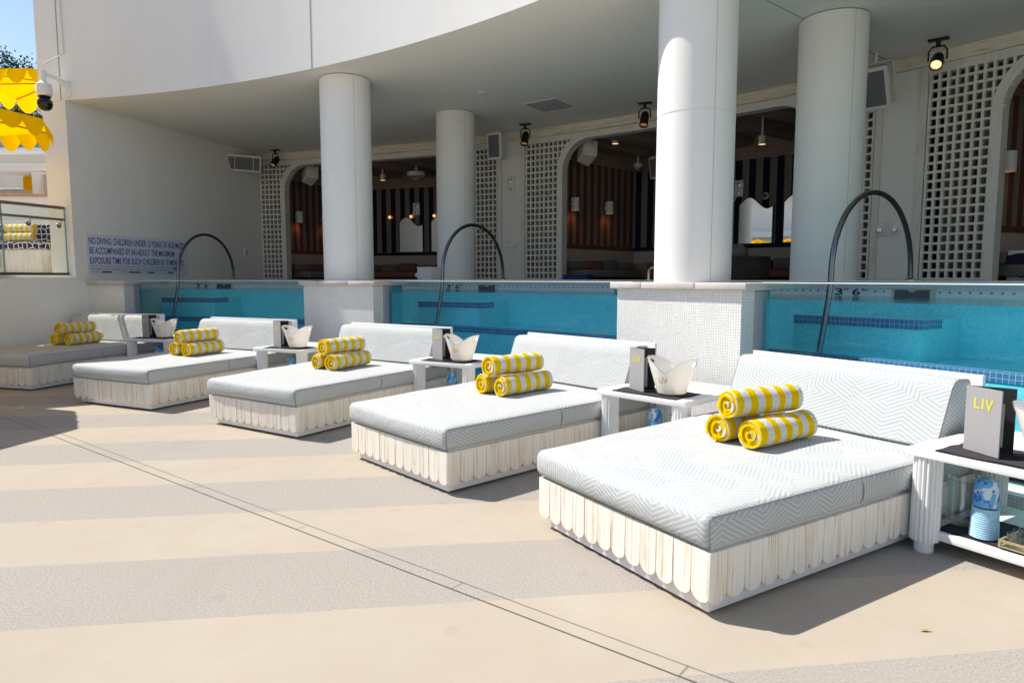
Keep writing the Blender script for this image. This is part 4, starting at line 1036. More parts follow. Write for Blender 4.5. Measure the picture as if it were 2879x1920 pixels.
used = set(); rt = .102
for k, (p, a, lab) in enumerate(beds):
    rn = random.Random(40+k)
    for j, (x, y, z, what) in enumerate(((1.42, .705, .505+rt*.9+.012, 'lower roll nearer the table'), (1.41, .935, .505+rt*.9+.012, 'lower roll away from the table'), (1.40, .825, .505+rt*.9+.185, 'top roll'))):
        if k == 0: x += .1
        aa = radians(a)+rn.uniform(-.04, .04)+(.06 if j == 0 else (-.05 if j == 2 else 0)); lx, ly = x+rn.uniform(-.02, .02), y
        ca, sa = cos(radians(a)), sin(radians(a))
        loc = (p[0]+ca*lx-sa*ly, p[1]+sa*lx+ca*ly, z)
        lb = 'yellow striped ' + what + ' on the ' + ORD[k] + ' daybed from the end wall'
        pr = (j+k) % 3
        if pr not in used: used.add(pr); place(protos[pr], loc, aa); protos[pr]['label'] = lb
        else: dup(protos[pr], loc, aa, lb)

# ------------------------------------------------------------------ side tables and what stands on them
TW, TD, TH = .90, 1.0, .62
def make_table():
    t = thing('side_table', '', 'side table', group='white fluted side tables between the daybeds')
    w = MB(); w.box(0, TD, -TW, 0, TH-.048, TH, bev=.004); w.build('tabletop', M_WPAINT, t, world=False)
    w = MB(); w.box(.09, TD-.06, -TW+.06, -.06, .085, .135, bev=.004); w.build('shelf', M_WPAINT, t, world=False)
    for x, y in ((.085, -.085), (.085, -TW+.085), (TD-.085, -.085), (TD-.085, -TW+.085)):
        w = MB(); N = 72; ring = []
        for i in range(N):
            th = 2*pi*i/N; f = abs(sin(th*9)); rr = .064+.013*f**.7; ring.append((x+rr*cos(th), y+rr*sin(th)))
        zs = [(.07, 1), (TH-.0485, 1)]
        vs = [(px, py, z) for z, _ in zs for px, py in ring]
        fs = [(i, (i+1)%N, N+(i+1)%N, N+i) for i in range(N)]+[tuple(range(N))[::-1]]
        w.mesh(vs, fs); lg = w.build('leg', M_WPAINT, t, world=False, ang=20)
        w = MB(); w.lathe([(.05, .0), (.052, .004), (.052, .0698)], 24, (x, y), capb=True); w.build('foot', M_WPAINT, lg, world=False)
    return t
def make_napkin(L_, W_, sd, layers=2):
    t = thing('cloth_mat', '', 'napkin', group='charcoal cloths on the side tables'); rn = random.Random(sd)
    w = MB(); nx, ny = 10, 14
    def h(i, j, k): 
        e = (i in (0, nx)) + (j in (0, ny))
        return .002+k*.005+.0022*sin(i*1.3+j*.7+sd+k)+.0015*sin(j*2.1-i)
    for k in range(layers):
        d = .012*k
        P = [[Vector((d+(L_-d)*i/nx+.004*sin(j*.9+sd), -d*.6-(W_-d)*j/ny+.004*sin(i*.8), h(i, j, k)+.0012)) for j in range(ny+1)] for i in range(nx+1)]
        for i in range(nx):
            for j in range(ny): w.face([P[i][j], P[i][j+1], P[i+1][j+1], P[i+1][j]])
    w.build('woven_cloth', M_NAPK, t, world=False); return t
def make_menu():
    t = thing('menu_folder', '', 'menu', group='grey linen menus standing open')
    Hh, Wm, th = .365, .225, .007
    H0 = Vector((0, 0, 0)); Fd = Vector((-.36, -.93, 0)).normalized(); Bd = Vector((.32, -.95, 0)).normalized()
    def board(mb, d, off, w_, h0, h1, tt, s0=0):
        n = Vector((d.y, -d.x, 0))  # right-hand side of d
        M = Matrix(((d.x, n.x, 0, H0.x+n.x*off), (d.y, n.y, 0, H0.y+n.y*off), (0, 0, 1, 0), (0, 0, 0, 1)))
        mb.box(s0, w_, 0, tt, h0, h1, M); return M
    w = MB(); Mf = board(w, Fd, 0, Wm, 0, Hh, th); fc = w.build('front_cover', M_MENU, t, world=False, smooth=False)
    nF = Vector((Fd.y, -Fd.x, 0))
    # lettering on the outside (towards -x)
    sgn = 1 if nF.x < 0 else -1
    off = th+.0005 if sgn > 0 else -.0005
    o = Fd*.055+nF*off; out = nF*sgn
    Mt = Matrix(((Fd.x, 0, out.x, o.x), (Fd.y, 0, out.y, o.y), (0, 1, 0, .245), (0, 0, 0, 1)))
    w = MB(); text_geo(w, 'LI', Mt, .062, .062, .0008, bold=.01); text_geo(w, 'V', Mt @ Matrix.Translation((.07, -.004, 0)), .052, .066, .0008, bold=.02)
    for k in range(5): w.lathe([(0, .001), (.0035, .001)], 8, (.118-.006*k, .055-.014*k), M=Mt)
    w.build('lettering', M_LIME, fc, world=False)
    w = MB(); board(w, Fd, th+.0004 if sgn < 0 else -.0034, Wm-.004, .003, Hh-.003, .003); w.build('inner_lining', M_MENUIN, t, world=False, smooth=False)
    w = MB(); board(w, Bd, 0, Wm, 0, Hh, th); w.build('back_cover', M_MENUIN, t, world=False, smooth=False)
    for s0, s1, h0, h1, f in ((.07, .20, .05, .29, .35), (.04, .17, .03, .26, .68)):
        d = (Fd*(1-f)+Bd*f).normalized(); w = MB(); board(w, d, 0, s1, h0, h1, .0015, s0); w.build('page', M_PAPER, t, world=False, smooth=False)
    return t
def make_bucket():
    t = thing('ice_bucket', '', 'ice bucket', group='white ice buckets on the side tables')
    Na, Nz = 96, 30
    def top(th): c = abs(cos(th)); c = c**.9; return .200+.108*c*c*(3-2*c)
    def rad(f): return .116+.098*f-.022*f*f
    def pos(th, z):
        f = min(z/.30, 1.05); r = rad(f); 
        return Vector((r*cos(th)*(1+.10*f*f), r*sin(th)*(1-.04*f), z))
    w = MB()
    for shell in (0, 1):
        def P(i, k):
            th = 2*pi*i/Na; z = .012+(top(th)-.012)*k/Nz; v = pos(th, z)
            if shell: n = Vector((v.x, v.y, 0)).normalized(); v = v-n*.006
            return v
        for i in range(Na):
            for k in range(Nz):
                thm = 2*pi*(i+.5)/Na; zm = .012+(top(thm)-.012)*(k+.5)/Nz
                dth = min(abs(thm), abs(thm-pi), abs(thm-2*pi))
                if (dth/.36)**2+((zm-.258)/.024)**2 < 1: continue
                q = [P(i, k), P(i+1, k), P(i+1, k+1), P(i, k+1)]
                w.face(q if not shell else q[::-1])
        if shell == 0:
            for i in range(Na):
                a, b = 2*pi*i/Na, 2*pi*(i+1)/Na; p, q = pos(a, top(a)), pos(b, top(b)); ip = p-Vector((p.x, p.y, 0)).normalized()*.006; iq = q-Vector((q.x, q.y, 0)).normalized()*.006
                w.face([p, q, iq, ip])
    w.face([pos(2*pi*i/Na, .014)*.97 for i in range(Na)])
    w.build('shell', M_BUCK, t, world=False, ang=60)
    w = MB(); w.tube([pos(2*pi*i/Na, top(2*pi*i/Na)) for i in range(Na+1)], .0045, 6, cap=False); w.build('rim', M_TUMB, t, world=False)
    w = MB(); w.lathe([(.105, .0), (.115, .004), (.120, .022), (.1205, .034)], 40, capb=True); w.build('base_ring', M_AMBER, t, world=False)
    # gold lettering on the front (-y side)
    w = MB(); tmp = MB(); text_geo(tmp, 'LIV', Matrix.Identity(4), .078, .046, 0, bold=.012)
    for f in tmp.f:
        q = []
        for i in f:
            X, Y, _ = tmp.v[i]; z = .105+Y; v = pos(-pi/2-.18, z); r = sqrt(v.x**2+v.y**2)+.0012; th = -pi/2-.38+(X)/r; v2 = pos(th, z); n = Vector((v2.x, v2.y, 0)).normalized(); q.append(v2+n*.0012)
        w.face(q)
    w.build('lettering', M_GOLD, t, world=False)
    return t
def blue_cup_mat():
    m, nt, b = newmat('blue_pattern_cup'); t = objc(nt)
    n = noise(nt, t, 16, 1); n2 = noise(nt, t, 30, 2)
    c = mixc(nt, ramp(nt, n, [(.44, 0.), (.47, 1.)]), (.55, .72, .84), (.10, .38, .70)); c = mixc(nt, ramp(nt, n2, [(.58, 0.), (.6, 1.)]), c, (.03, .13, .48))
    nt.links.new(c, b.inputs['Base Color']); b.inputs['Roughness'].default_value = .3; return m
M_CUPB = blue_cup_mat()
def make_cups():
    t = thing('cup_stack', '', 'stacked cups', group='stacks of blue patterned cups')
    w = MB(); prof = []
    for k in range(14): prof += [(.070-.0005*k, .004+k*.0125), (.073-.0005*k, .008+k*.0125), (.066-.0005*k, .0115+k*.0125)]
    w.lathe(prof, 32, capb=True); w.build('nested_rims', flat('pale_blue_cup', (.42, .66, .82), .3, var=.25, vs=40), t, world=False)
    w = MB(); w.lathe([(.066, .182), (.058, .30), (.054, .328), (.048, .332), (0, .332)], 32); w.build('top_cup', M_CUPB, t, world=False)
    return t
def make_carafe():
    t = thing('glass_carafe', '', 'carafe', group='clear glass carafes on the lower shelves')
    w = MB(); w.lathe([(0, .004), (.060, .004), (.066, .02), (.064, .10), (.048, .17), (.042, .21), (.052, .265), (.062, .28)], 32); w.lathe([(0, .010), (.055, .010), (.061, .024), (.059, .10), (.044, .17), (.038, .21), (.049, .265), (.06, .281)], 32); w.build('vessel', M_TUMB, t, world=False)
    w = MB(); w.tube([(.061*cos(2*pi*k/24), .061*sin(2*pi*k/24), .281) for k in range(25)], .004, 6, cap=False); w.build('rim', M_TUMB, t, world=False)
    return t
def make_pitcher():
    t = thing('glass_pitcher', '', 'pitcher')
    w = MB(); w.lathe([(0, .006), (.07, .006), (.078, .02), (.078, .26), (.082, .272)], 36); w.lathe([(0, .018), (.066, .018), (.072, .03), (.073, .26), (.08, .274)], 36); w.build('vessel', M_TUMB, t, world=False)
    w = MB(); w.tube([(.081*cos(2*pi*k/30), .081*sin(2*pi*k/30), .274) for k in range(31)], .006, 6, cap=False); w.build('rim', M_TUMB, t, world=False)
    w = MB(); w.tube([(.0, .078, .24), (.0, .125, .225), (.0, .13, .13), (.0, .08, .08)], .009, 8); w.build('handle', M_TUMB, t, world=False)
    return t
PRO = dict(table=make_table(), nap=make_napkin(.40, .66, 1), menu=make_menu(), bucket=make_bucket(), cups=make_cups(), carafe=make_carafe())
done = set()
def put(key, loc, rz, lab):
    if key not in done: done.add(key); place(PRO[key], loc, rz); PRO[key]['label'] = lab
    else: dup(PRO[key], loc, rz, lab)
TL = ['mostly shaded side table between the first and second daybeds', 'side table between the second and third daybeds', 'side table between the third and fourth daybeds', 'side table in front of the broad tiled pier', 'side table with shot glasses on its lower shelf']
TS = ['the shaded side table', 'the side table between the second and third daybeds', 'the side table between the third and fourth daybeds', 'the side table before the broad pier', 'the side table with shot glasses']
offs = [(1.615, -.01, 0), (1.655, .02, 0), (1.74, .05, .02), (1.65, -.01, .02), (1.635, .0, 0)]
for k, (p, a, lab) in enumerate(beds):
    a_ = radians(a); ca, sa = cos(a_), sin(a_); ox, oy, dr = offs[k]
    T0 = (p[0]+ca*ox-sa*oy, p[1]+sa*ox+ca*oy, 0); ar = a_+dr
    def loc(x, y, z): return (T0[0]+cos(ar)*x-sin(ar)*y, T0[1]+sin(ar)*x+cos(ar)*y, z)
    put('table', T0, ar, 'white ' + TL[k])
    put('nap', loc(.005, -.145, TH+.0005), ar+radians(1), 'charcoal cloth under the bucket on ' + TS[k])
    put('menu', loc(.18, -.225, TH+.0135), ar, 'grey linen menu folder on ' + TS[k])
    put('bucket', loc(.205 if k < 4 else .215, -.64 if k < 4 else -.66, TH+.0135), ar+radians(-77), 'white ice bucket with twin handles on ' + TS[k])
    put('cups', loc(.20 if k == 4 else .30, -.345 if k == 4 else -.42, .147 if k == 4 else .1355), ar+k, 'blue patterned cups under ' + TS[k])
    if k < 4: put('carafe', loc(.42, -.55, .1355), ar, 'glass carafe beside blue cups under ' + TS[k])
    else:
        def bagmat(): pass
        t = make_pitcher(); place(t, loc(.31, -.175, .147), ar+1.0); t['label'] = 'clear glass pitcher on the lower shelf beside the tall blue cup stack'
        t = make_napkin(.44, .62, 4, 2); place(t, loc(.12, -.13, .1355), ar); t['label'] = 'black cloth spread on the lower shelf with the shot glasses'
        tr = thing('brass_tray', 'pale brass tray of shot glasses on the lower shelf', 'tray', loc(.105, -.455, .147), ar)
        w = MB(); w.box(0, .24, -.30, 0, .002, .008); w.build('base', M_BRASS, tr, world=False)
        for x0, x1, y0, y1 in ((0, .012, -.30, 0), (.228, .24, -.30, 0), (.012, .228, -.30, -.288), (.012, .228, -.012, 0)):
            w = MB(); w.box(x0, x1, y0, y1, .032, .044); w.build('rail', M_BRASS, tr, world=False)
        for x, y in ((.006, -.006), (.234, -.006), (.006, -.294), (.234, -.294)):
            w = MB(); w.box(x-.006, x+.006, y-.006, y+.006, .008, .0318); w.build('corner_post', M_BRASS, tr, world=False)
        sg_ = None
        for i in range(3):
            for j in range(3):
                lb = 'clear shot glass standing on the brass tray'
                lc = loc(.105+.045+i*.072, -.455-.05-j*.095, .1555)
                if sg_ is None:
                    sg_ = thing('shot_glass', lb, 'shot glass', lc, 0, 'shot glasses on the brass tray')
                    w = MB(); w.lathe([(0, .001), (.022, .001), (.029, .075), (.027, .075), (.021, .018), (0, .018)], 24); w.build('bowl', M_TUMB, sg_, world=False)
                else: dup(sg_, lc, 0, lb)

# ------------------------------------------------------------------ low curved wall, railing and terrace beyond
lw = thing('low_wall', 'low smooth curved white wall below the glass railing', 'wall', (-8.5, 11, 0))
LP = [(-7.93, 12.75), (-8.02, 12.35), (-8.2, 11.85), (-8.42, 11.25), (-8.64, 10.5), (-8.84, 9.6), (-9.0, 8.5), (-9.1, 7.2), (-9.15, 5.5), (-9.15, 3.5)]
def smooth_path(P, n=6):
    out = []
    for k in range(len(P)-1):
        p0, p1, p2, p3 = [Vector(P[max(0, min(len(P)-1, k+i))]) for i in (-1, 0, 1, 2)]
        for i in range(n):
            t = i/n; out.append(.5*((2*p1)+(p2-p0)*t+(2*p0-5*p1+4*p2-p3)*t*t+(3*p1-p0-3*p2+p3)*t**3))
    out.append(Vector(P[-1])); return out
LPs = smooth_path(LP)
def offp(P, d):
    out = []
    for k, p in enumerate(P):
        q0, q1 = P[max(k-1, 0)], P[min(k+1, len(P)-1)]; t = (q1-q0).normalized(); out.append(p+Vector((-t.y, t.x))*(-d))   # d>0 : towards the terrace (west)
    return out
def ribbon(mb, P, z0, z1, th, top=True, bottom=False):
    Q = offp(P, th); acc = 0
    for k in range(len(P)-1):
        p, q, a, b = P[k], P[k+1], Q[k], Q[k+1]; d = (q-p).length
        U = [(acc, z0), (acc+d, z0), (acc+d, z1), (acc, z1)]
        mb.face([(p.x, p.y, z0), (q.x, q.y, z0), (q.x, q.y, z1), (p.x, p.y, z1)][::-1], U[::-1]); mb.face([(b.x, b.y, z0), (a.x, a.y, z0), (a.x, a.y, z1), (b.x, b.y, z1)][::-1], U[::-1])
        if top: mb.face([(p.x, p.y, z1), (q.x, q.y, z1), (b.x, b.y, z1), (a.x, a.y, z1)][::-1])
        acc += d
    for p, a in ((P[0], Q[0]), (P[-1], Q[-1])): mb.face([(p.x, p.y, z0), (a.x, a.y, z0), (a.x, a.y, z1), (p.x, p.y, z1)])
w = MB(); ribbon(w, LPs, 0, 1.60, .42); w.build('wall_body', M_WALL, lw)
w = MB(); ribbon(w, offp(LPs[5:], .16), 1.601, 1.655, .2); w.build('curb', M_WALL, lw)
RL = offp(LPs[5:40], .24)
rl = thing('glass_railing', 'frameless glass railing with two bronze handrails on the low wall', 'railing', (-8.6, 11, 1.66))
w = MB(); ribbon(w, offp(RL, -.04), 1.656, 1.70, .09); w.build('base_shoe', flat('bronze_dark', (.06, .045, .04), .5), rl)
cut = [0, 12, 24, len(RL)-1]
for i, j in zip(cut, cut[1:]):
    seg = RL[i:j+1]; w = MB(); ribbon(w, seg, 1.70, 2.86, .014); gp = w.build('pane', M_RGLASS, rl)
    e = seg[0]; w = MB(); w.box(e.x-.004, e.x+.02, e.y-.008, e.y+.004, 1.70, 2.86); w.build('pane_edge', M_GEDGEG, gp)
M_BRONZE = flat('bronze_rail', (.22, .16, .12), .4, .3)
w = MB(); w.tube([(p.x, p.y, 2.88) for p in RL], .03, 8); w.build('top_rail', M_BRONZE, rl)
HR = offp(RL, -.09)[1:]
w = MB(); w.tube([(p.x, p.y, 2.66) for p in HR], .023, 10); hr = w.build('handrail', M_BRONZE, rl)
for k in (1, 7, 13, 19):
    p = HR[k]; q = offp(RL, -.012)[k+1]; w = MB()
    w.tube([(p.x, p.y, 2.64), (p.x, p.y, 2.59), ((p.x+q.x)/2, (p.y+q.y)/2, 2.56), (q.x, q.y, 2.55)], .010, 8)
    w.build('standoff_arm', M_CHROME, hr)
    w = MB(); d = Vector((p.x-q.x, p.y-q.y, 0)).normalized(); w.tube([Vector((q.x, q.y, 2.55))-d*.0, Vector((q.x, q.y, 2.55))+d*.03], .045, 18); w.build('standoff_disc', M_CHROME, hr)

w = MB(); w.face([(-30, 3, 1.66), (-8.9, 3, 1.66), (-8.45, 12.0, 1.66), (-8.5, 40, 1.66), (-30, 40, 1.66)][::-1])
o = w.build('terrace_floor', flat('terrace_paving', (.5, .45, .4), .9), weld=False); o.data.flip_normals() if o.data.polygons[0].normal.z < 0 else None
tag(o, kind='structure')

# terrace daybed in navy fabric with two towels
nvf, nt_, bb_ = newmat('navy_cell_fabric'); uv_, u_, v_ = uvs(nt_)
vo_ = nd(nt_, 'ShaderNodeTexVoronoi', {'Vector': uv_, 'Scale': 8.5, 'Randomness': .45}, voronoi_dimensions='2D', feature='DISTANCE_TO_EDGE', distance='EUCLIDEAN')
nt_.links.new(mixc(nt_, ramp(nt_, vo_.outputs['Distance'], [(.07, 1.), (.10, 0.)]), (.020, .022, .055), (.74, .70, .66)), bb_.inputs['Base Color']); bb_.inputs['Roughness'].default_value = .9
TB = Matrix.Translation((-9.72, 13.95, 0)) @ Matrix.Rotation(radians(-8), 4, 'Z')
tb = thing('terrace_daybed', 'navy and white patterned daybed on the terrace behind the railing', 'daybed', (-9.72, 13.95, 1.66))
w = MB(); w.box(-2.6, 0, 0, 1.2, 1.70, 2.19, TB, bev=.005); w.build('base', M_PLANK, tb)
w = MB(); w.box(-2.6, .02, -.02, 1.2, 2.195, 2.35, TB, bev=.03); w.build('seat_pad', nvf, tb)
w = MB(); w.box(-2.6, .0, .85, 1.15, 2.355, 2.78, TB, bev=.06); w.build('back_pad', nvf, tb)
w = MB(); w.box(.0, .07, .9, 1.16, 2.355, 2.76, TB, bev=.03); w.build('arm_pad', nvf, tb)
for j, (y, z, lb) in enumerate(((.22, 2.355+.1, 'lower yellow striped towel roll on the terrace daybed'), (.30, 2.355+.29, 'upper yellow striped towel roll on the terrace daybed'))):
    v = TB @ Vector((-.68-.04*j, y, z)); dup(protos[j], v, radians(-8)+pi*.0, lb, 'yellow and white rolled towels on the daybeds')
nc = thing('notice_card', 'small printed notice card standing before the terrace daybed', 'sign', TB @ Vector((-1.08, -.06, 1.7)))
w = MB(); w.box(-1.3, -.92, -.06, -.05, 1.78, 2.13, TB); w.build('card', M_PAPER, nc)
w = MB()
for z0, z1 in ((2.07, 2.085), (1.8, 1.808)): w.box(-1.27, -.95, -.0625, -.0605, z0, z1, TB)
w.box(-1.2, -1.05, -.0625, -.0605, 1.88, 1.98, TB, mi=1); w.build('print', [M_INK, flat('pink_print', (.5, .3, .3), .7)], nc)

# upper terrace: stepped white wall, counter with fluted legs, cushions, planters
ut = thing('terrace_wall', 'stepped white retaining wall behind the terrace daybed', 'wall', (-12, 18, 1.66))
w = MB(); w.box(-22, -8.9, 17.6, 30, 1.66, 3.70, bev=.01); w.build('wall_block', M_WALL, ut)
w = MB(); w.box(-22, -8.92, 17.55, 17.9, 3.701, 3.76, bev=.01); w.build('wood_edge', flat('orange_wood', (.55, .28, .10), .6), ut)
w = MB(); w.box(-22, -8.9, 17.2, 17.59, 1.66, 3.05, bev=.01); w.build('step_ledge', M_WALL, ut)
ct = thing('terrace_counter', 'white counter on fluted legs on the upper terrace', 'counter', (-12.4, 18.6, 3.7))
w = MB(); w.box(-17, -10.2, 18.2, 19.2, 4.44, 4.62, bev=.02); w.build('counter_top', M_WPAINT, ct)
for x in (-11.35, -12.75, -14.2, -15.6):
    w = MB(); N = 60; ring = []
    for i in range(N):
        th = 2*pi*i/N; rr = .17+.014*abs(sin(th*8))**.6; ring.append((x+rr*cos(th), 18.45+rr*sin(th)))
    w.mesh([(a, b, z) for z in (3.765, 4.438) for a, b in ring], [(i, (i+1)%N, N+(i+1)%N, N+i) for i in range(N)]); w.build('fluted_leg', M_WPAINT, ct)
zz, nt_, bb_ = newmat('black_zigzag'); uv_, u_, v_ = uvs(nt_)
f_ = mth(nt_, 'LESS_THAN', mth(nt_, 'FRACT', mth(nt_, 'DIVIDE', mth(nt_, 'ADD', v_, mth(nt_, 'MULTIPLY', mth(nt_, 'ABSOLUTE', mth(nt_, 'SUBTRACT', mth(nt_, 'FRACT', mth(nt_, 'MULTIPLY', u_, 2.2)), .5)), .5)), .06)), .5)
nt_.links.new(mixc(nt_, f_, (.7, .66, .62), (.02, .02, .03)), bb_.inputs['Base Color'])
cs = thing('terrace_sofa', 'black zigzag sofa with yellow cushions under the counter', 'sofa', (-12.4, 19.8, 3.7))
w = MB(); w.box(-16, -10.4, 19.4, 19.9, 3.76, 4.15, bev=.05); w.build('seat', zz, cs)
for x in (-10.75, -11.7, -12.2, -13.3): 
    w = MB(); w.box(x-.3, x+.3, 18.95, 19.1, 4.02, 4.42, bev=.05); w.build('yellow_cushion', M_YEL, cs)
for x, lb in ((-12.2, 'grey fluted drum stool between the counter legs'), (-11.85, 'second grey fluted drum stool closer to the building corner')):
    t = thing('drum_stool', lb, 'stool', (x, 18.05, 3.76), 0, 'fluted drum stools at the counter'); w = MB(); N = 60; ring = []
    for i in range(N):
        th = 2*pi*i/N; rr = .14+.01*abs(sin(th*9)); ring.append((x+rr*cos(th), 18.0+rr*sin(th)))
    w.mesh([(a, b, z) for z in (3.765, 4.3) for a, b in ring], [(i, (i+1)%N, N+(i+1)%N, N+i) for i in range(N)]); w.build('drum', flat('drum_grey', (.42, .38, .34), .7), t)
    w = MB(); w.lathe([(.0, 4.33), (.15, 4.33), (.155, 4.315), (.15, 4.3)], 30, (x, 18.0)); w.build('drum_top', M_SPK, t)
bw = thing('terrace_back_wall', 'beige back wall with white coping above the counter', 'wall', (-13, 22, 3.7))
w = MB(); w.box(-26, -9.4, 22, 22.5, 3.7, 5.55); w.build('wall_panel', flat('beige_render', (.62, .55, .44), .8), bw)
w = MB(); w.box(-26, -9.4, 21.9, 22.6, 5.551, 5.75, bev=.01); w.build('coping', M_WALL, bw)
w = MB(); w.box(-26, -9.4, 22.1, 22.4, 5.751, 6.2); w.build('upper_band', flat('mauve_band', (.50, .42, .40), .8), bw)  # plain mauve band between coping and top rail
w = MB(); w.box(-26, -9.4, 22.0, 22.5, 6.201, 6.34, bev=.01); w.build('top_rail', M_WPAINT, bw)
for x in (-13.2, -14.6, -16): 
    w = MB(); w.tube([(x+.13*cos(2*pi*k/20), 21.98, 5.97+.13*sin(2*pi*k/20)) for k in range(21)], .025, 6, cap=False); w.build('ring_ornament', M_STEEL, bw)
for x, in ((-13.9,), (-16.6,)):
    w = MB(); w.box(x-.015, x+.015, 21.85, 21.88, 3.8, 6.2); w.build('glass_joint', M_STEEL, bw)
hb = thing('hotel_building', 'distant white building with a dark window strip under the umbrellas', 'building', (-20, 32, 1.6))
w = MB(); w.box(-40, -11, 32, 40, 1.6, 9.6); w.build('facade', M_WALL, hb)
w = MB(); w.box(-40, -11, 31.7, 32, 9.3, 9.65); w.build('cornice', M_WPAINT, hb)
w = MB(); w.box(-30, -19.6, 31.95, 31.99, 8.0, 9.1); w.build('window', flat('dark_glass', (.05, .09, .16), .1), hb)
w = MB(); w.box(-19.4, -19.1, 31.6, 31.94, 6, 9.29); w.build('pilaster', M_WALL, hb)

ab = thing('opposite_building', 'white terrace building across the deck, seen only in the mirrors', 'building', (-31, 4, 1.6))
w = MB(); w.box(-36, -29, -14, 15, 1.6, 10.5); w.build('facade', M_WALL, ab)
for z in (4.6, 7.6):
    w = MB(); w.box(-28.98, -27.6, -14, 15, z, z+.45, bev=.02); w.build('balcony_band', M_WPAINT, ab)
for y in (-10, -5, 0, 5, 10):
    w = MB(); w.box(-28.99, -28.9, y-1.3, y+1.3, 2.0, 4.3); w.build('window', flat('shaded_glass', (.10, .13, .16), .15), ab)
# ------------------------------------------------------------------ umbrellas
def umbrella(x, y, zr, R, zb, lab, rot=0, seed=1):
    t = thing('yellow_umbrella', lab, 'umbrella', (x, y, zb), 0, 'scalloped yellow parasols')
    n = 8; apex = Vector((x, y, zr+.22)); V = [Vector((x+R*cos(rot+2*pi*k/n), y+R*sin(rot+2*pi*k/n), zr)) for k in range(n)]
    w = MB(); m = 6
    for k in range(n):
        a, b = V[k], V[(k+1)%n]
        for i in range(m):
            f0, f1 = i/m, (i+1)/m
            def q(f, s_): 
                p = apex.lerp(a.lerp(b, s_), f); p.z -= .06*sin(pi*f)*(sin(pi*s_)); return p
            for j in range(4): w.face([q(f0, j/4), q(f1, j/4), q(f1, (j+1)/4), q(f0, (j+1)/4)])
    cn = w.build('canopy', M_YEL, t)
    w = MB(); rn = random.Random(seed)
    for k in range(n):
        a, b = V[k], V[(k+1)%n]; N = 64; out = ((a+b)/2-Vector((x, y, zr))); out.z = 0; out.normalize()
        sc = 3
        def dr(s_):
            u = (s_*sc) % 1; return .10+.19*(sin(pi*u)**.75)*(1.0+.15*sin(k*2.3+int(s_*sc)*1.7))
        for i in range(N):
            s0, s1 = i/N, (i+1)/N; p, q_ = a.lerp(b, s0), a.lerp(b, s1)
            o0, o1 = out*(.05*sin(pi*s0)+.03), out*(.05*sin(pi*s1)+.03)
            w.face([p, q_, q_+o1-Vector((0,0,dr(min(s1, .9999)))), p+o0-Vector((0,0,dr(s0)))])
    w.build('valance', M_YEL, cn)
    w = MB(); w.lathe([(.30, zr+.20), (.05, zr+.26), (.02, zr+.30), (0, zr+.31)], 16, (x, y)); w.build('vent_cap', M_YEL, t)
    for k in range(n):
        w = MB(); w.tube([apex-Vector((0,0,.09)), V[k]-Vector((0,0,.03))], .014, 6); w.build('rib', M_ORANGE, t)
    w = MB(); w.tube([(x, y, zb+.06), (x, y, zr+.2)], .032, 12); w.build('pole', M_WPAINT, t)
    w = MB(); w.lathe([(.28, zb), (.28, zb+.05), (.05, zb+.07)], 24, (x, y)); w.build('base', M_WPAINT, t)
umbrella(-8.95, 10.75, 4.12, 1.5, 1.66, 'yellow scalloped parasol overlapping the white wall corner', .12, 1)
umbrella(-10.5, 15.9, 5.92, 1.65, 1.66, 'higher yellow scalloped parasol below the trees', .3, 2)
umbrella(-8.25, 7.55, 3.0, 1.45, 0, 'yellow parasol on the deck just outside the picture, casting a shadow', .2, 3)

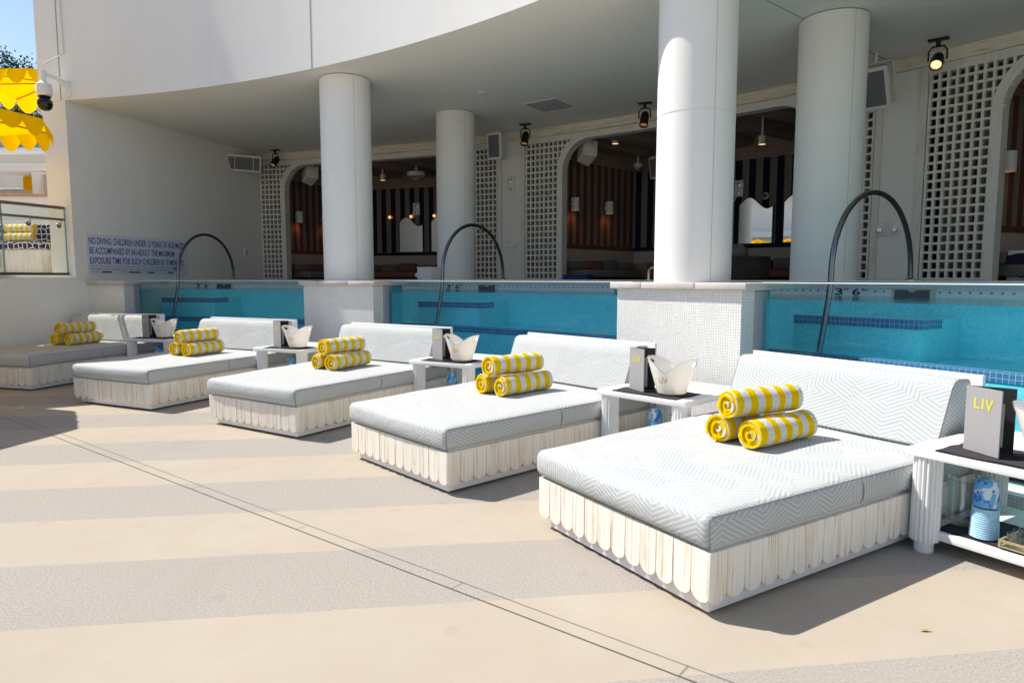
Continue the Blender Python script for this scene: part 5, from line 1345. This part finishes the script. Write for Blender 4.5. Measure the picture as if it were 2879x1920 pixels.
# ------------------------------------------------------------------ trees
def tree(x, y, zb, h, r, lab, seed, nl=5200):
    t = thing('evergreen_tree', lab, 'tree', (x, y, zb), 0, 'trees above the terrace'); rn = random.Random(seed)
    w = MB(); w.tube([(x, y, zb), (x+.1, y, zb+h*.4), (x-.05, y+.1, zb+h*.95)], .2, 10, rs=[.28, .18, .03])
    br = []
    for k in range(26):
        f = .25+.72*k/26; an = k*2.4+rn.uniform(-.4, .4); L_ = r*(1.05-f*.75)*rn.uniform(.65, 1.15); z = zb+h*f
        e = Vector((x+cos(an)*L_, y+sin(an)*L_, z+L_*.45)); br.append((Vector((x, y, z)), e)); w.tube([(x, y, z), ((x+e.x)/2, (y+e.y)/2, z+L_*.15), e], .04, 5, rs=[.06, .035, .01])
    w.build('trunk', M_BARK, t)
    w = MB()
    for i in range(nl):
        a, b = rn.choice(br); f = rn.uniform(.25, 1.08); p = a.lerp(b, f)+Vector((rn.gauss(0, .22), rn.gauss(0, .22), rn.gauss(0, .2)))
        s_ = rn.uniform(.07, .15); d = Vector((rn.gauss(0, 1), rn.gauss(0, 1), rn.gauss(.5, .7))).normalized(); u = d.orthogonal().normalized()*s_*.32
        w.face([p, p+d*s_*.5+u, p+d*s_, p+d*s_*.5-u], None, 0 if rn.random() < .65 else 1)
    w.build('crown', M_LEAF, t, weld=False, smooth=False)
tree(-23.9, 29.5, 1.6, 9.9, 1.7, 'dark evergreen at the picture edge behind the higher parasol', 3)
tree(-19.6, 27.5, 1.6, 8.9, 1.35, 'dark evergreen whose top shows beside the building corner', 8)

# ------------------------------------------------------------------ light, sky, camera
AZ, EL = 160.0, 52.0
sun = bpy.data.lights.new('sun', 'SUN'); sun.energy = 4.6; sun.angle = radians(.5); sun.color = (1, .95, .87)
so_ = bpy.data.objects.new('sun', sun); COL.objects.link(so_)
d = Vector((cos(radians(AZ))*cos(radians(EL)), sin(radians(AZ))*cos(radians(EL)), sin(radians(EL))))
so_.rotation_euler = d.to_track_quat('Z', 'Y').to_euler(); so_.location = d*40
wd_ = bpy.data.worlds.new('World'); SC.world = wd_; wd_.use_nodes = True; nt = wd_.node_tree
sk = nt.nodes.new('ShaderNodeTexSky'); sk.sky_type = 'NISHITA'; sk.sun_disc = False; sk.sun_elevation = radians(EL); sk.sun_rotation = radians(90-AZ)
sk.air_density = 1.0; sk.dust_density = .6; sk.ozone_density = 1.0
bg = nt.nodes['Background']; nt.links.new(sk.outputs[0], bg.inputs[0]); bg.inputs[1].default_value = .115
cam = bpy.data.cameras.new('camera'); co = bpy.data.objects.new('camera', cam); COL.objects.link(co)
cam.sensor_width = 36; cam.lens = 1540/2351*36; cam.clip_start = .05; cam.clip_end = 1200
co.location = (0, 0, 1.6); co.rotation_euler = (radians(90)-math.atan2(145, 1540), 0, 0)
SC.camera = co
SC.view_settings.view_transform = 'Standard'; SC.view_settings.look = 'None'; SC.view_settings.exposure = .5; SC.view_settings.gamma = 1
SC.cycles.max_bounces = 10; SC.cycles.volume_bounces = 2; SC.cycles.diffuse_bounces = 5; SC.cycles.glossy_bounces = 4; SC.cycles.transparent_max_bounces = 24; SC.cycles.transmission_bounces = 6
SC.cycles.sample_clamp_indirect = 8; SC.cycles.caustics_reflective = False; SC.cycles.caustics_refractive = False
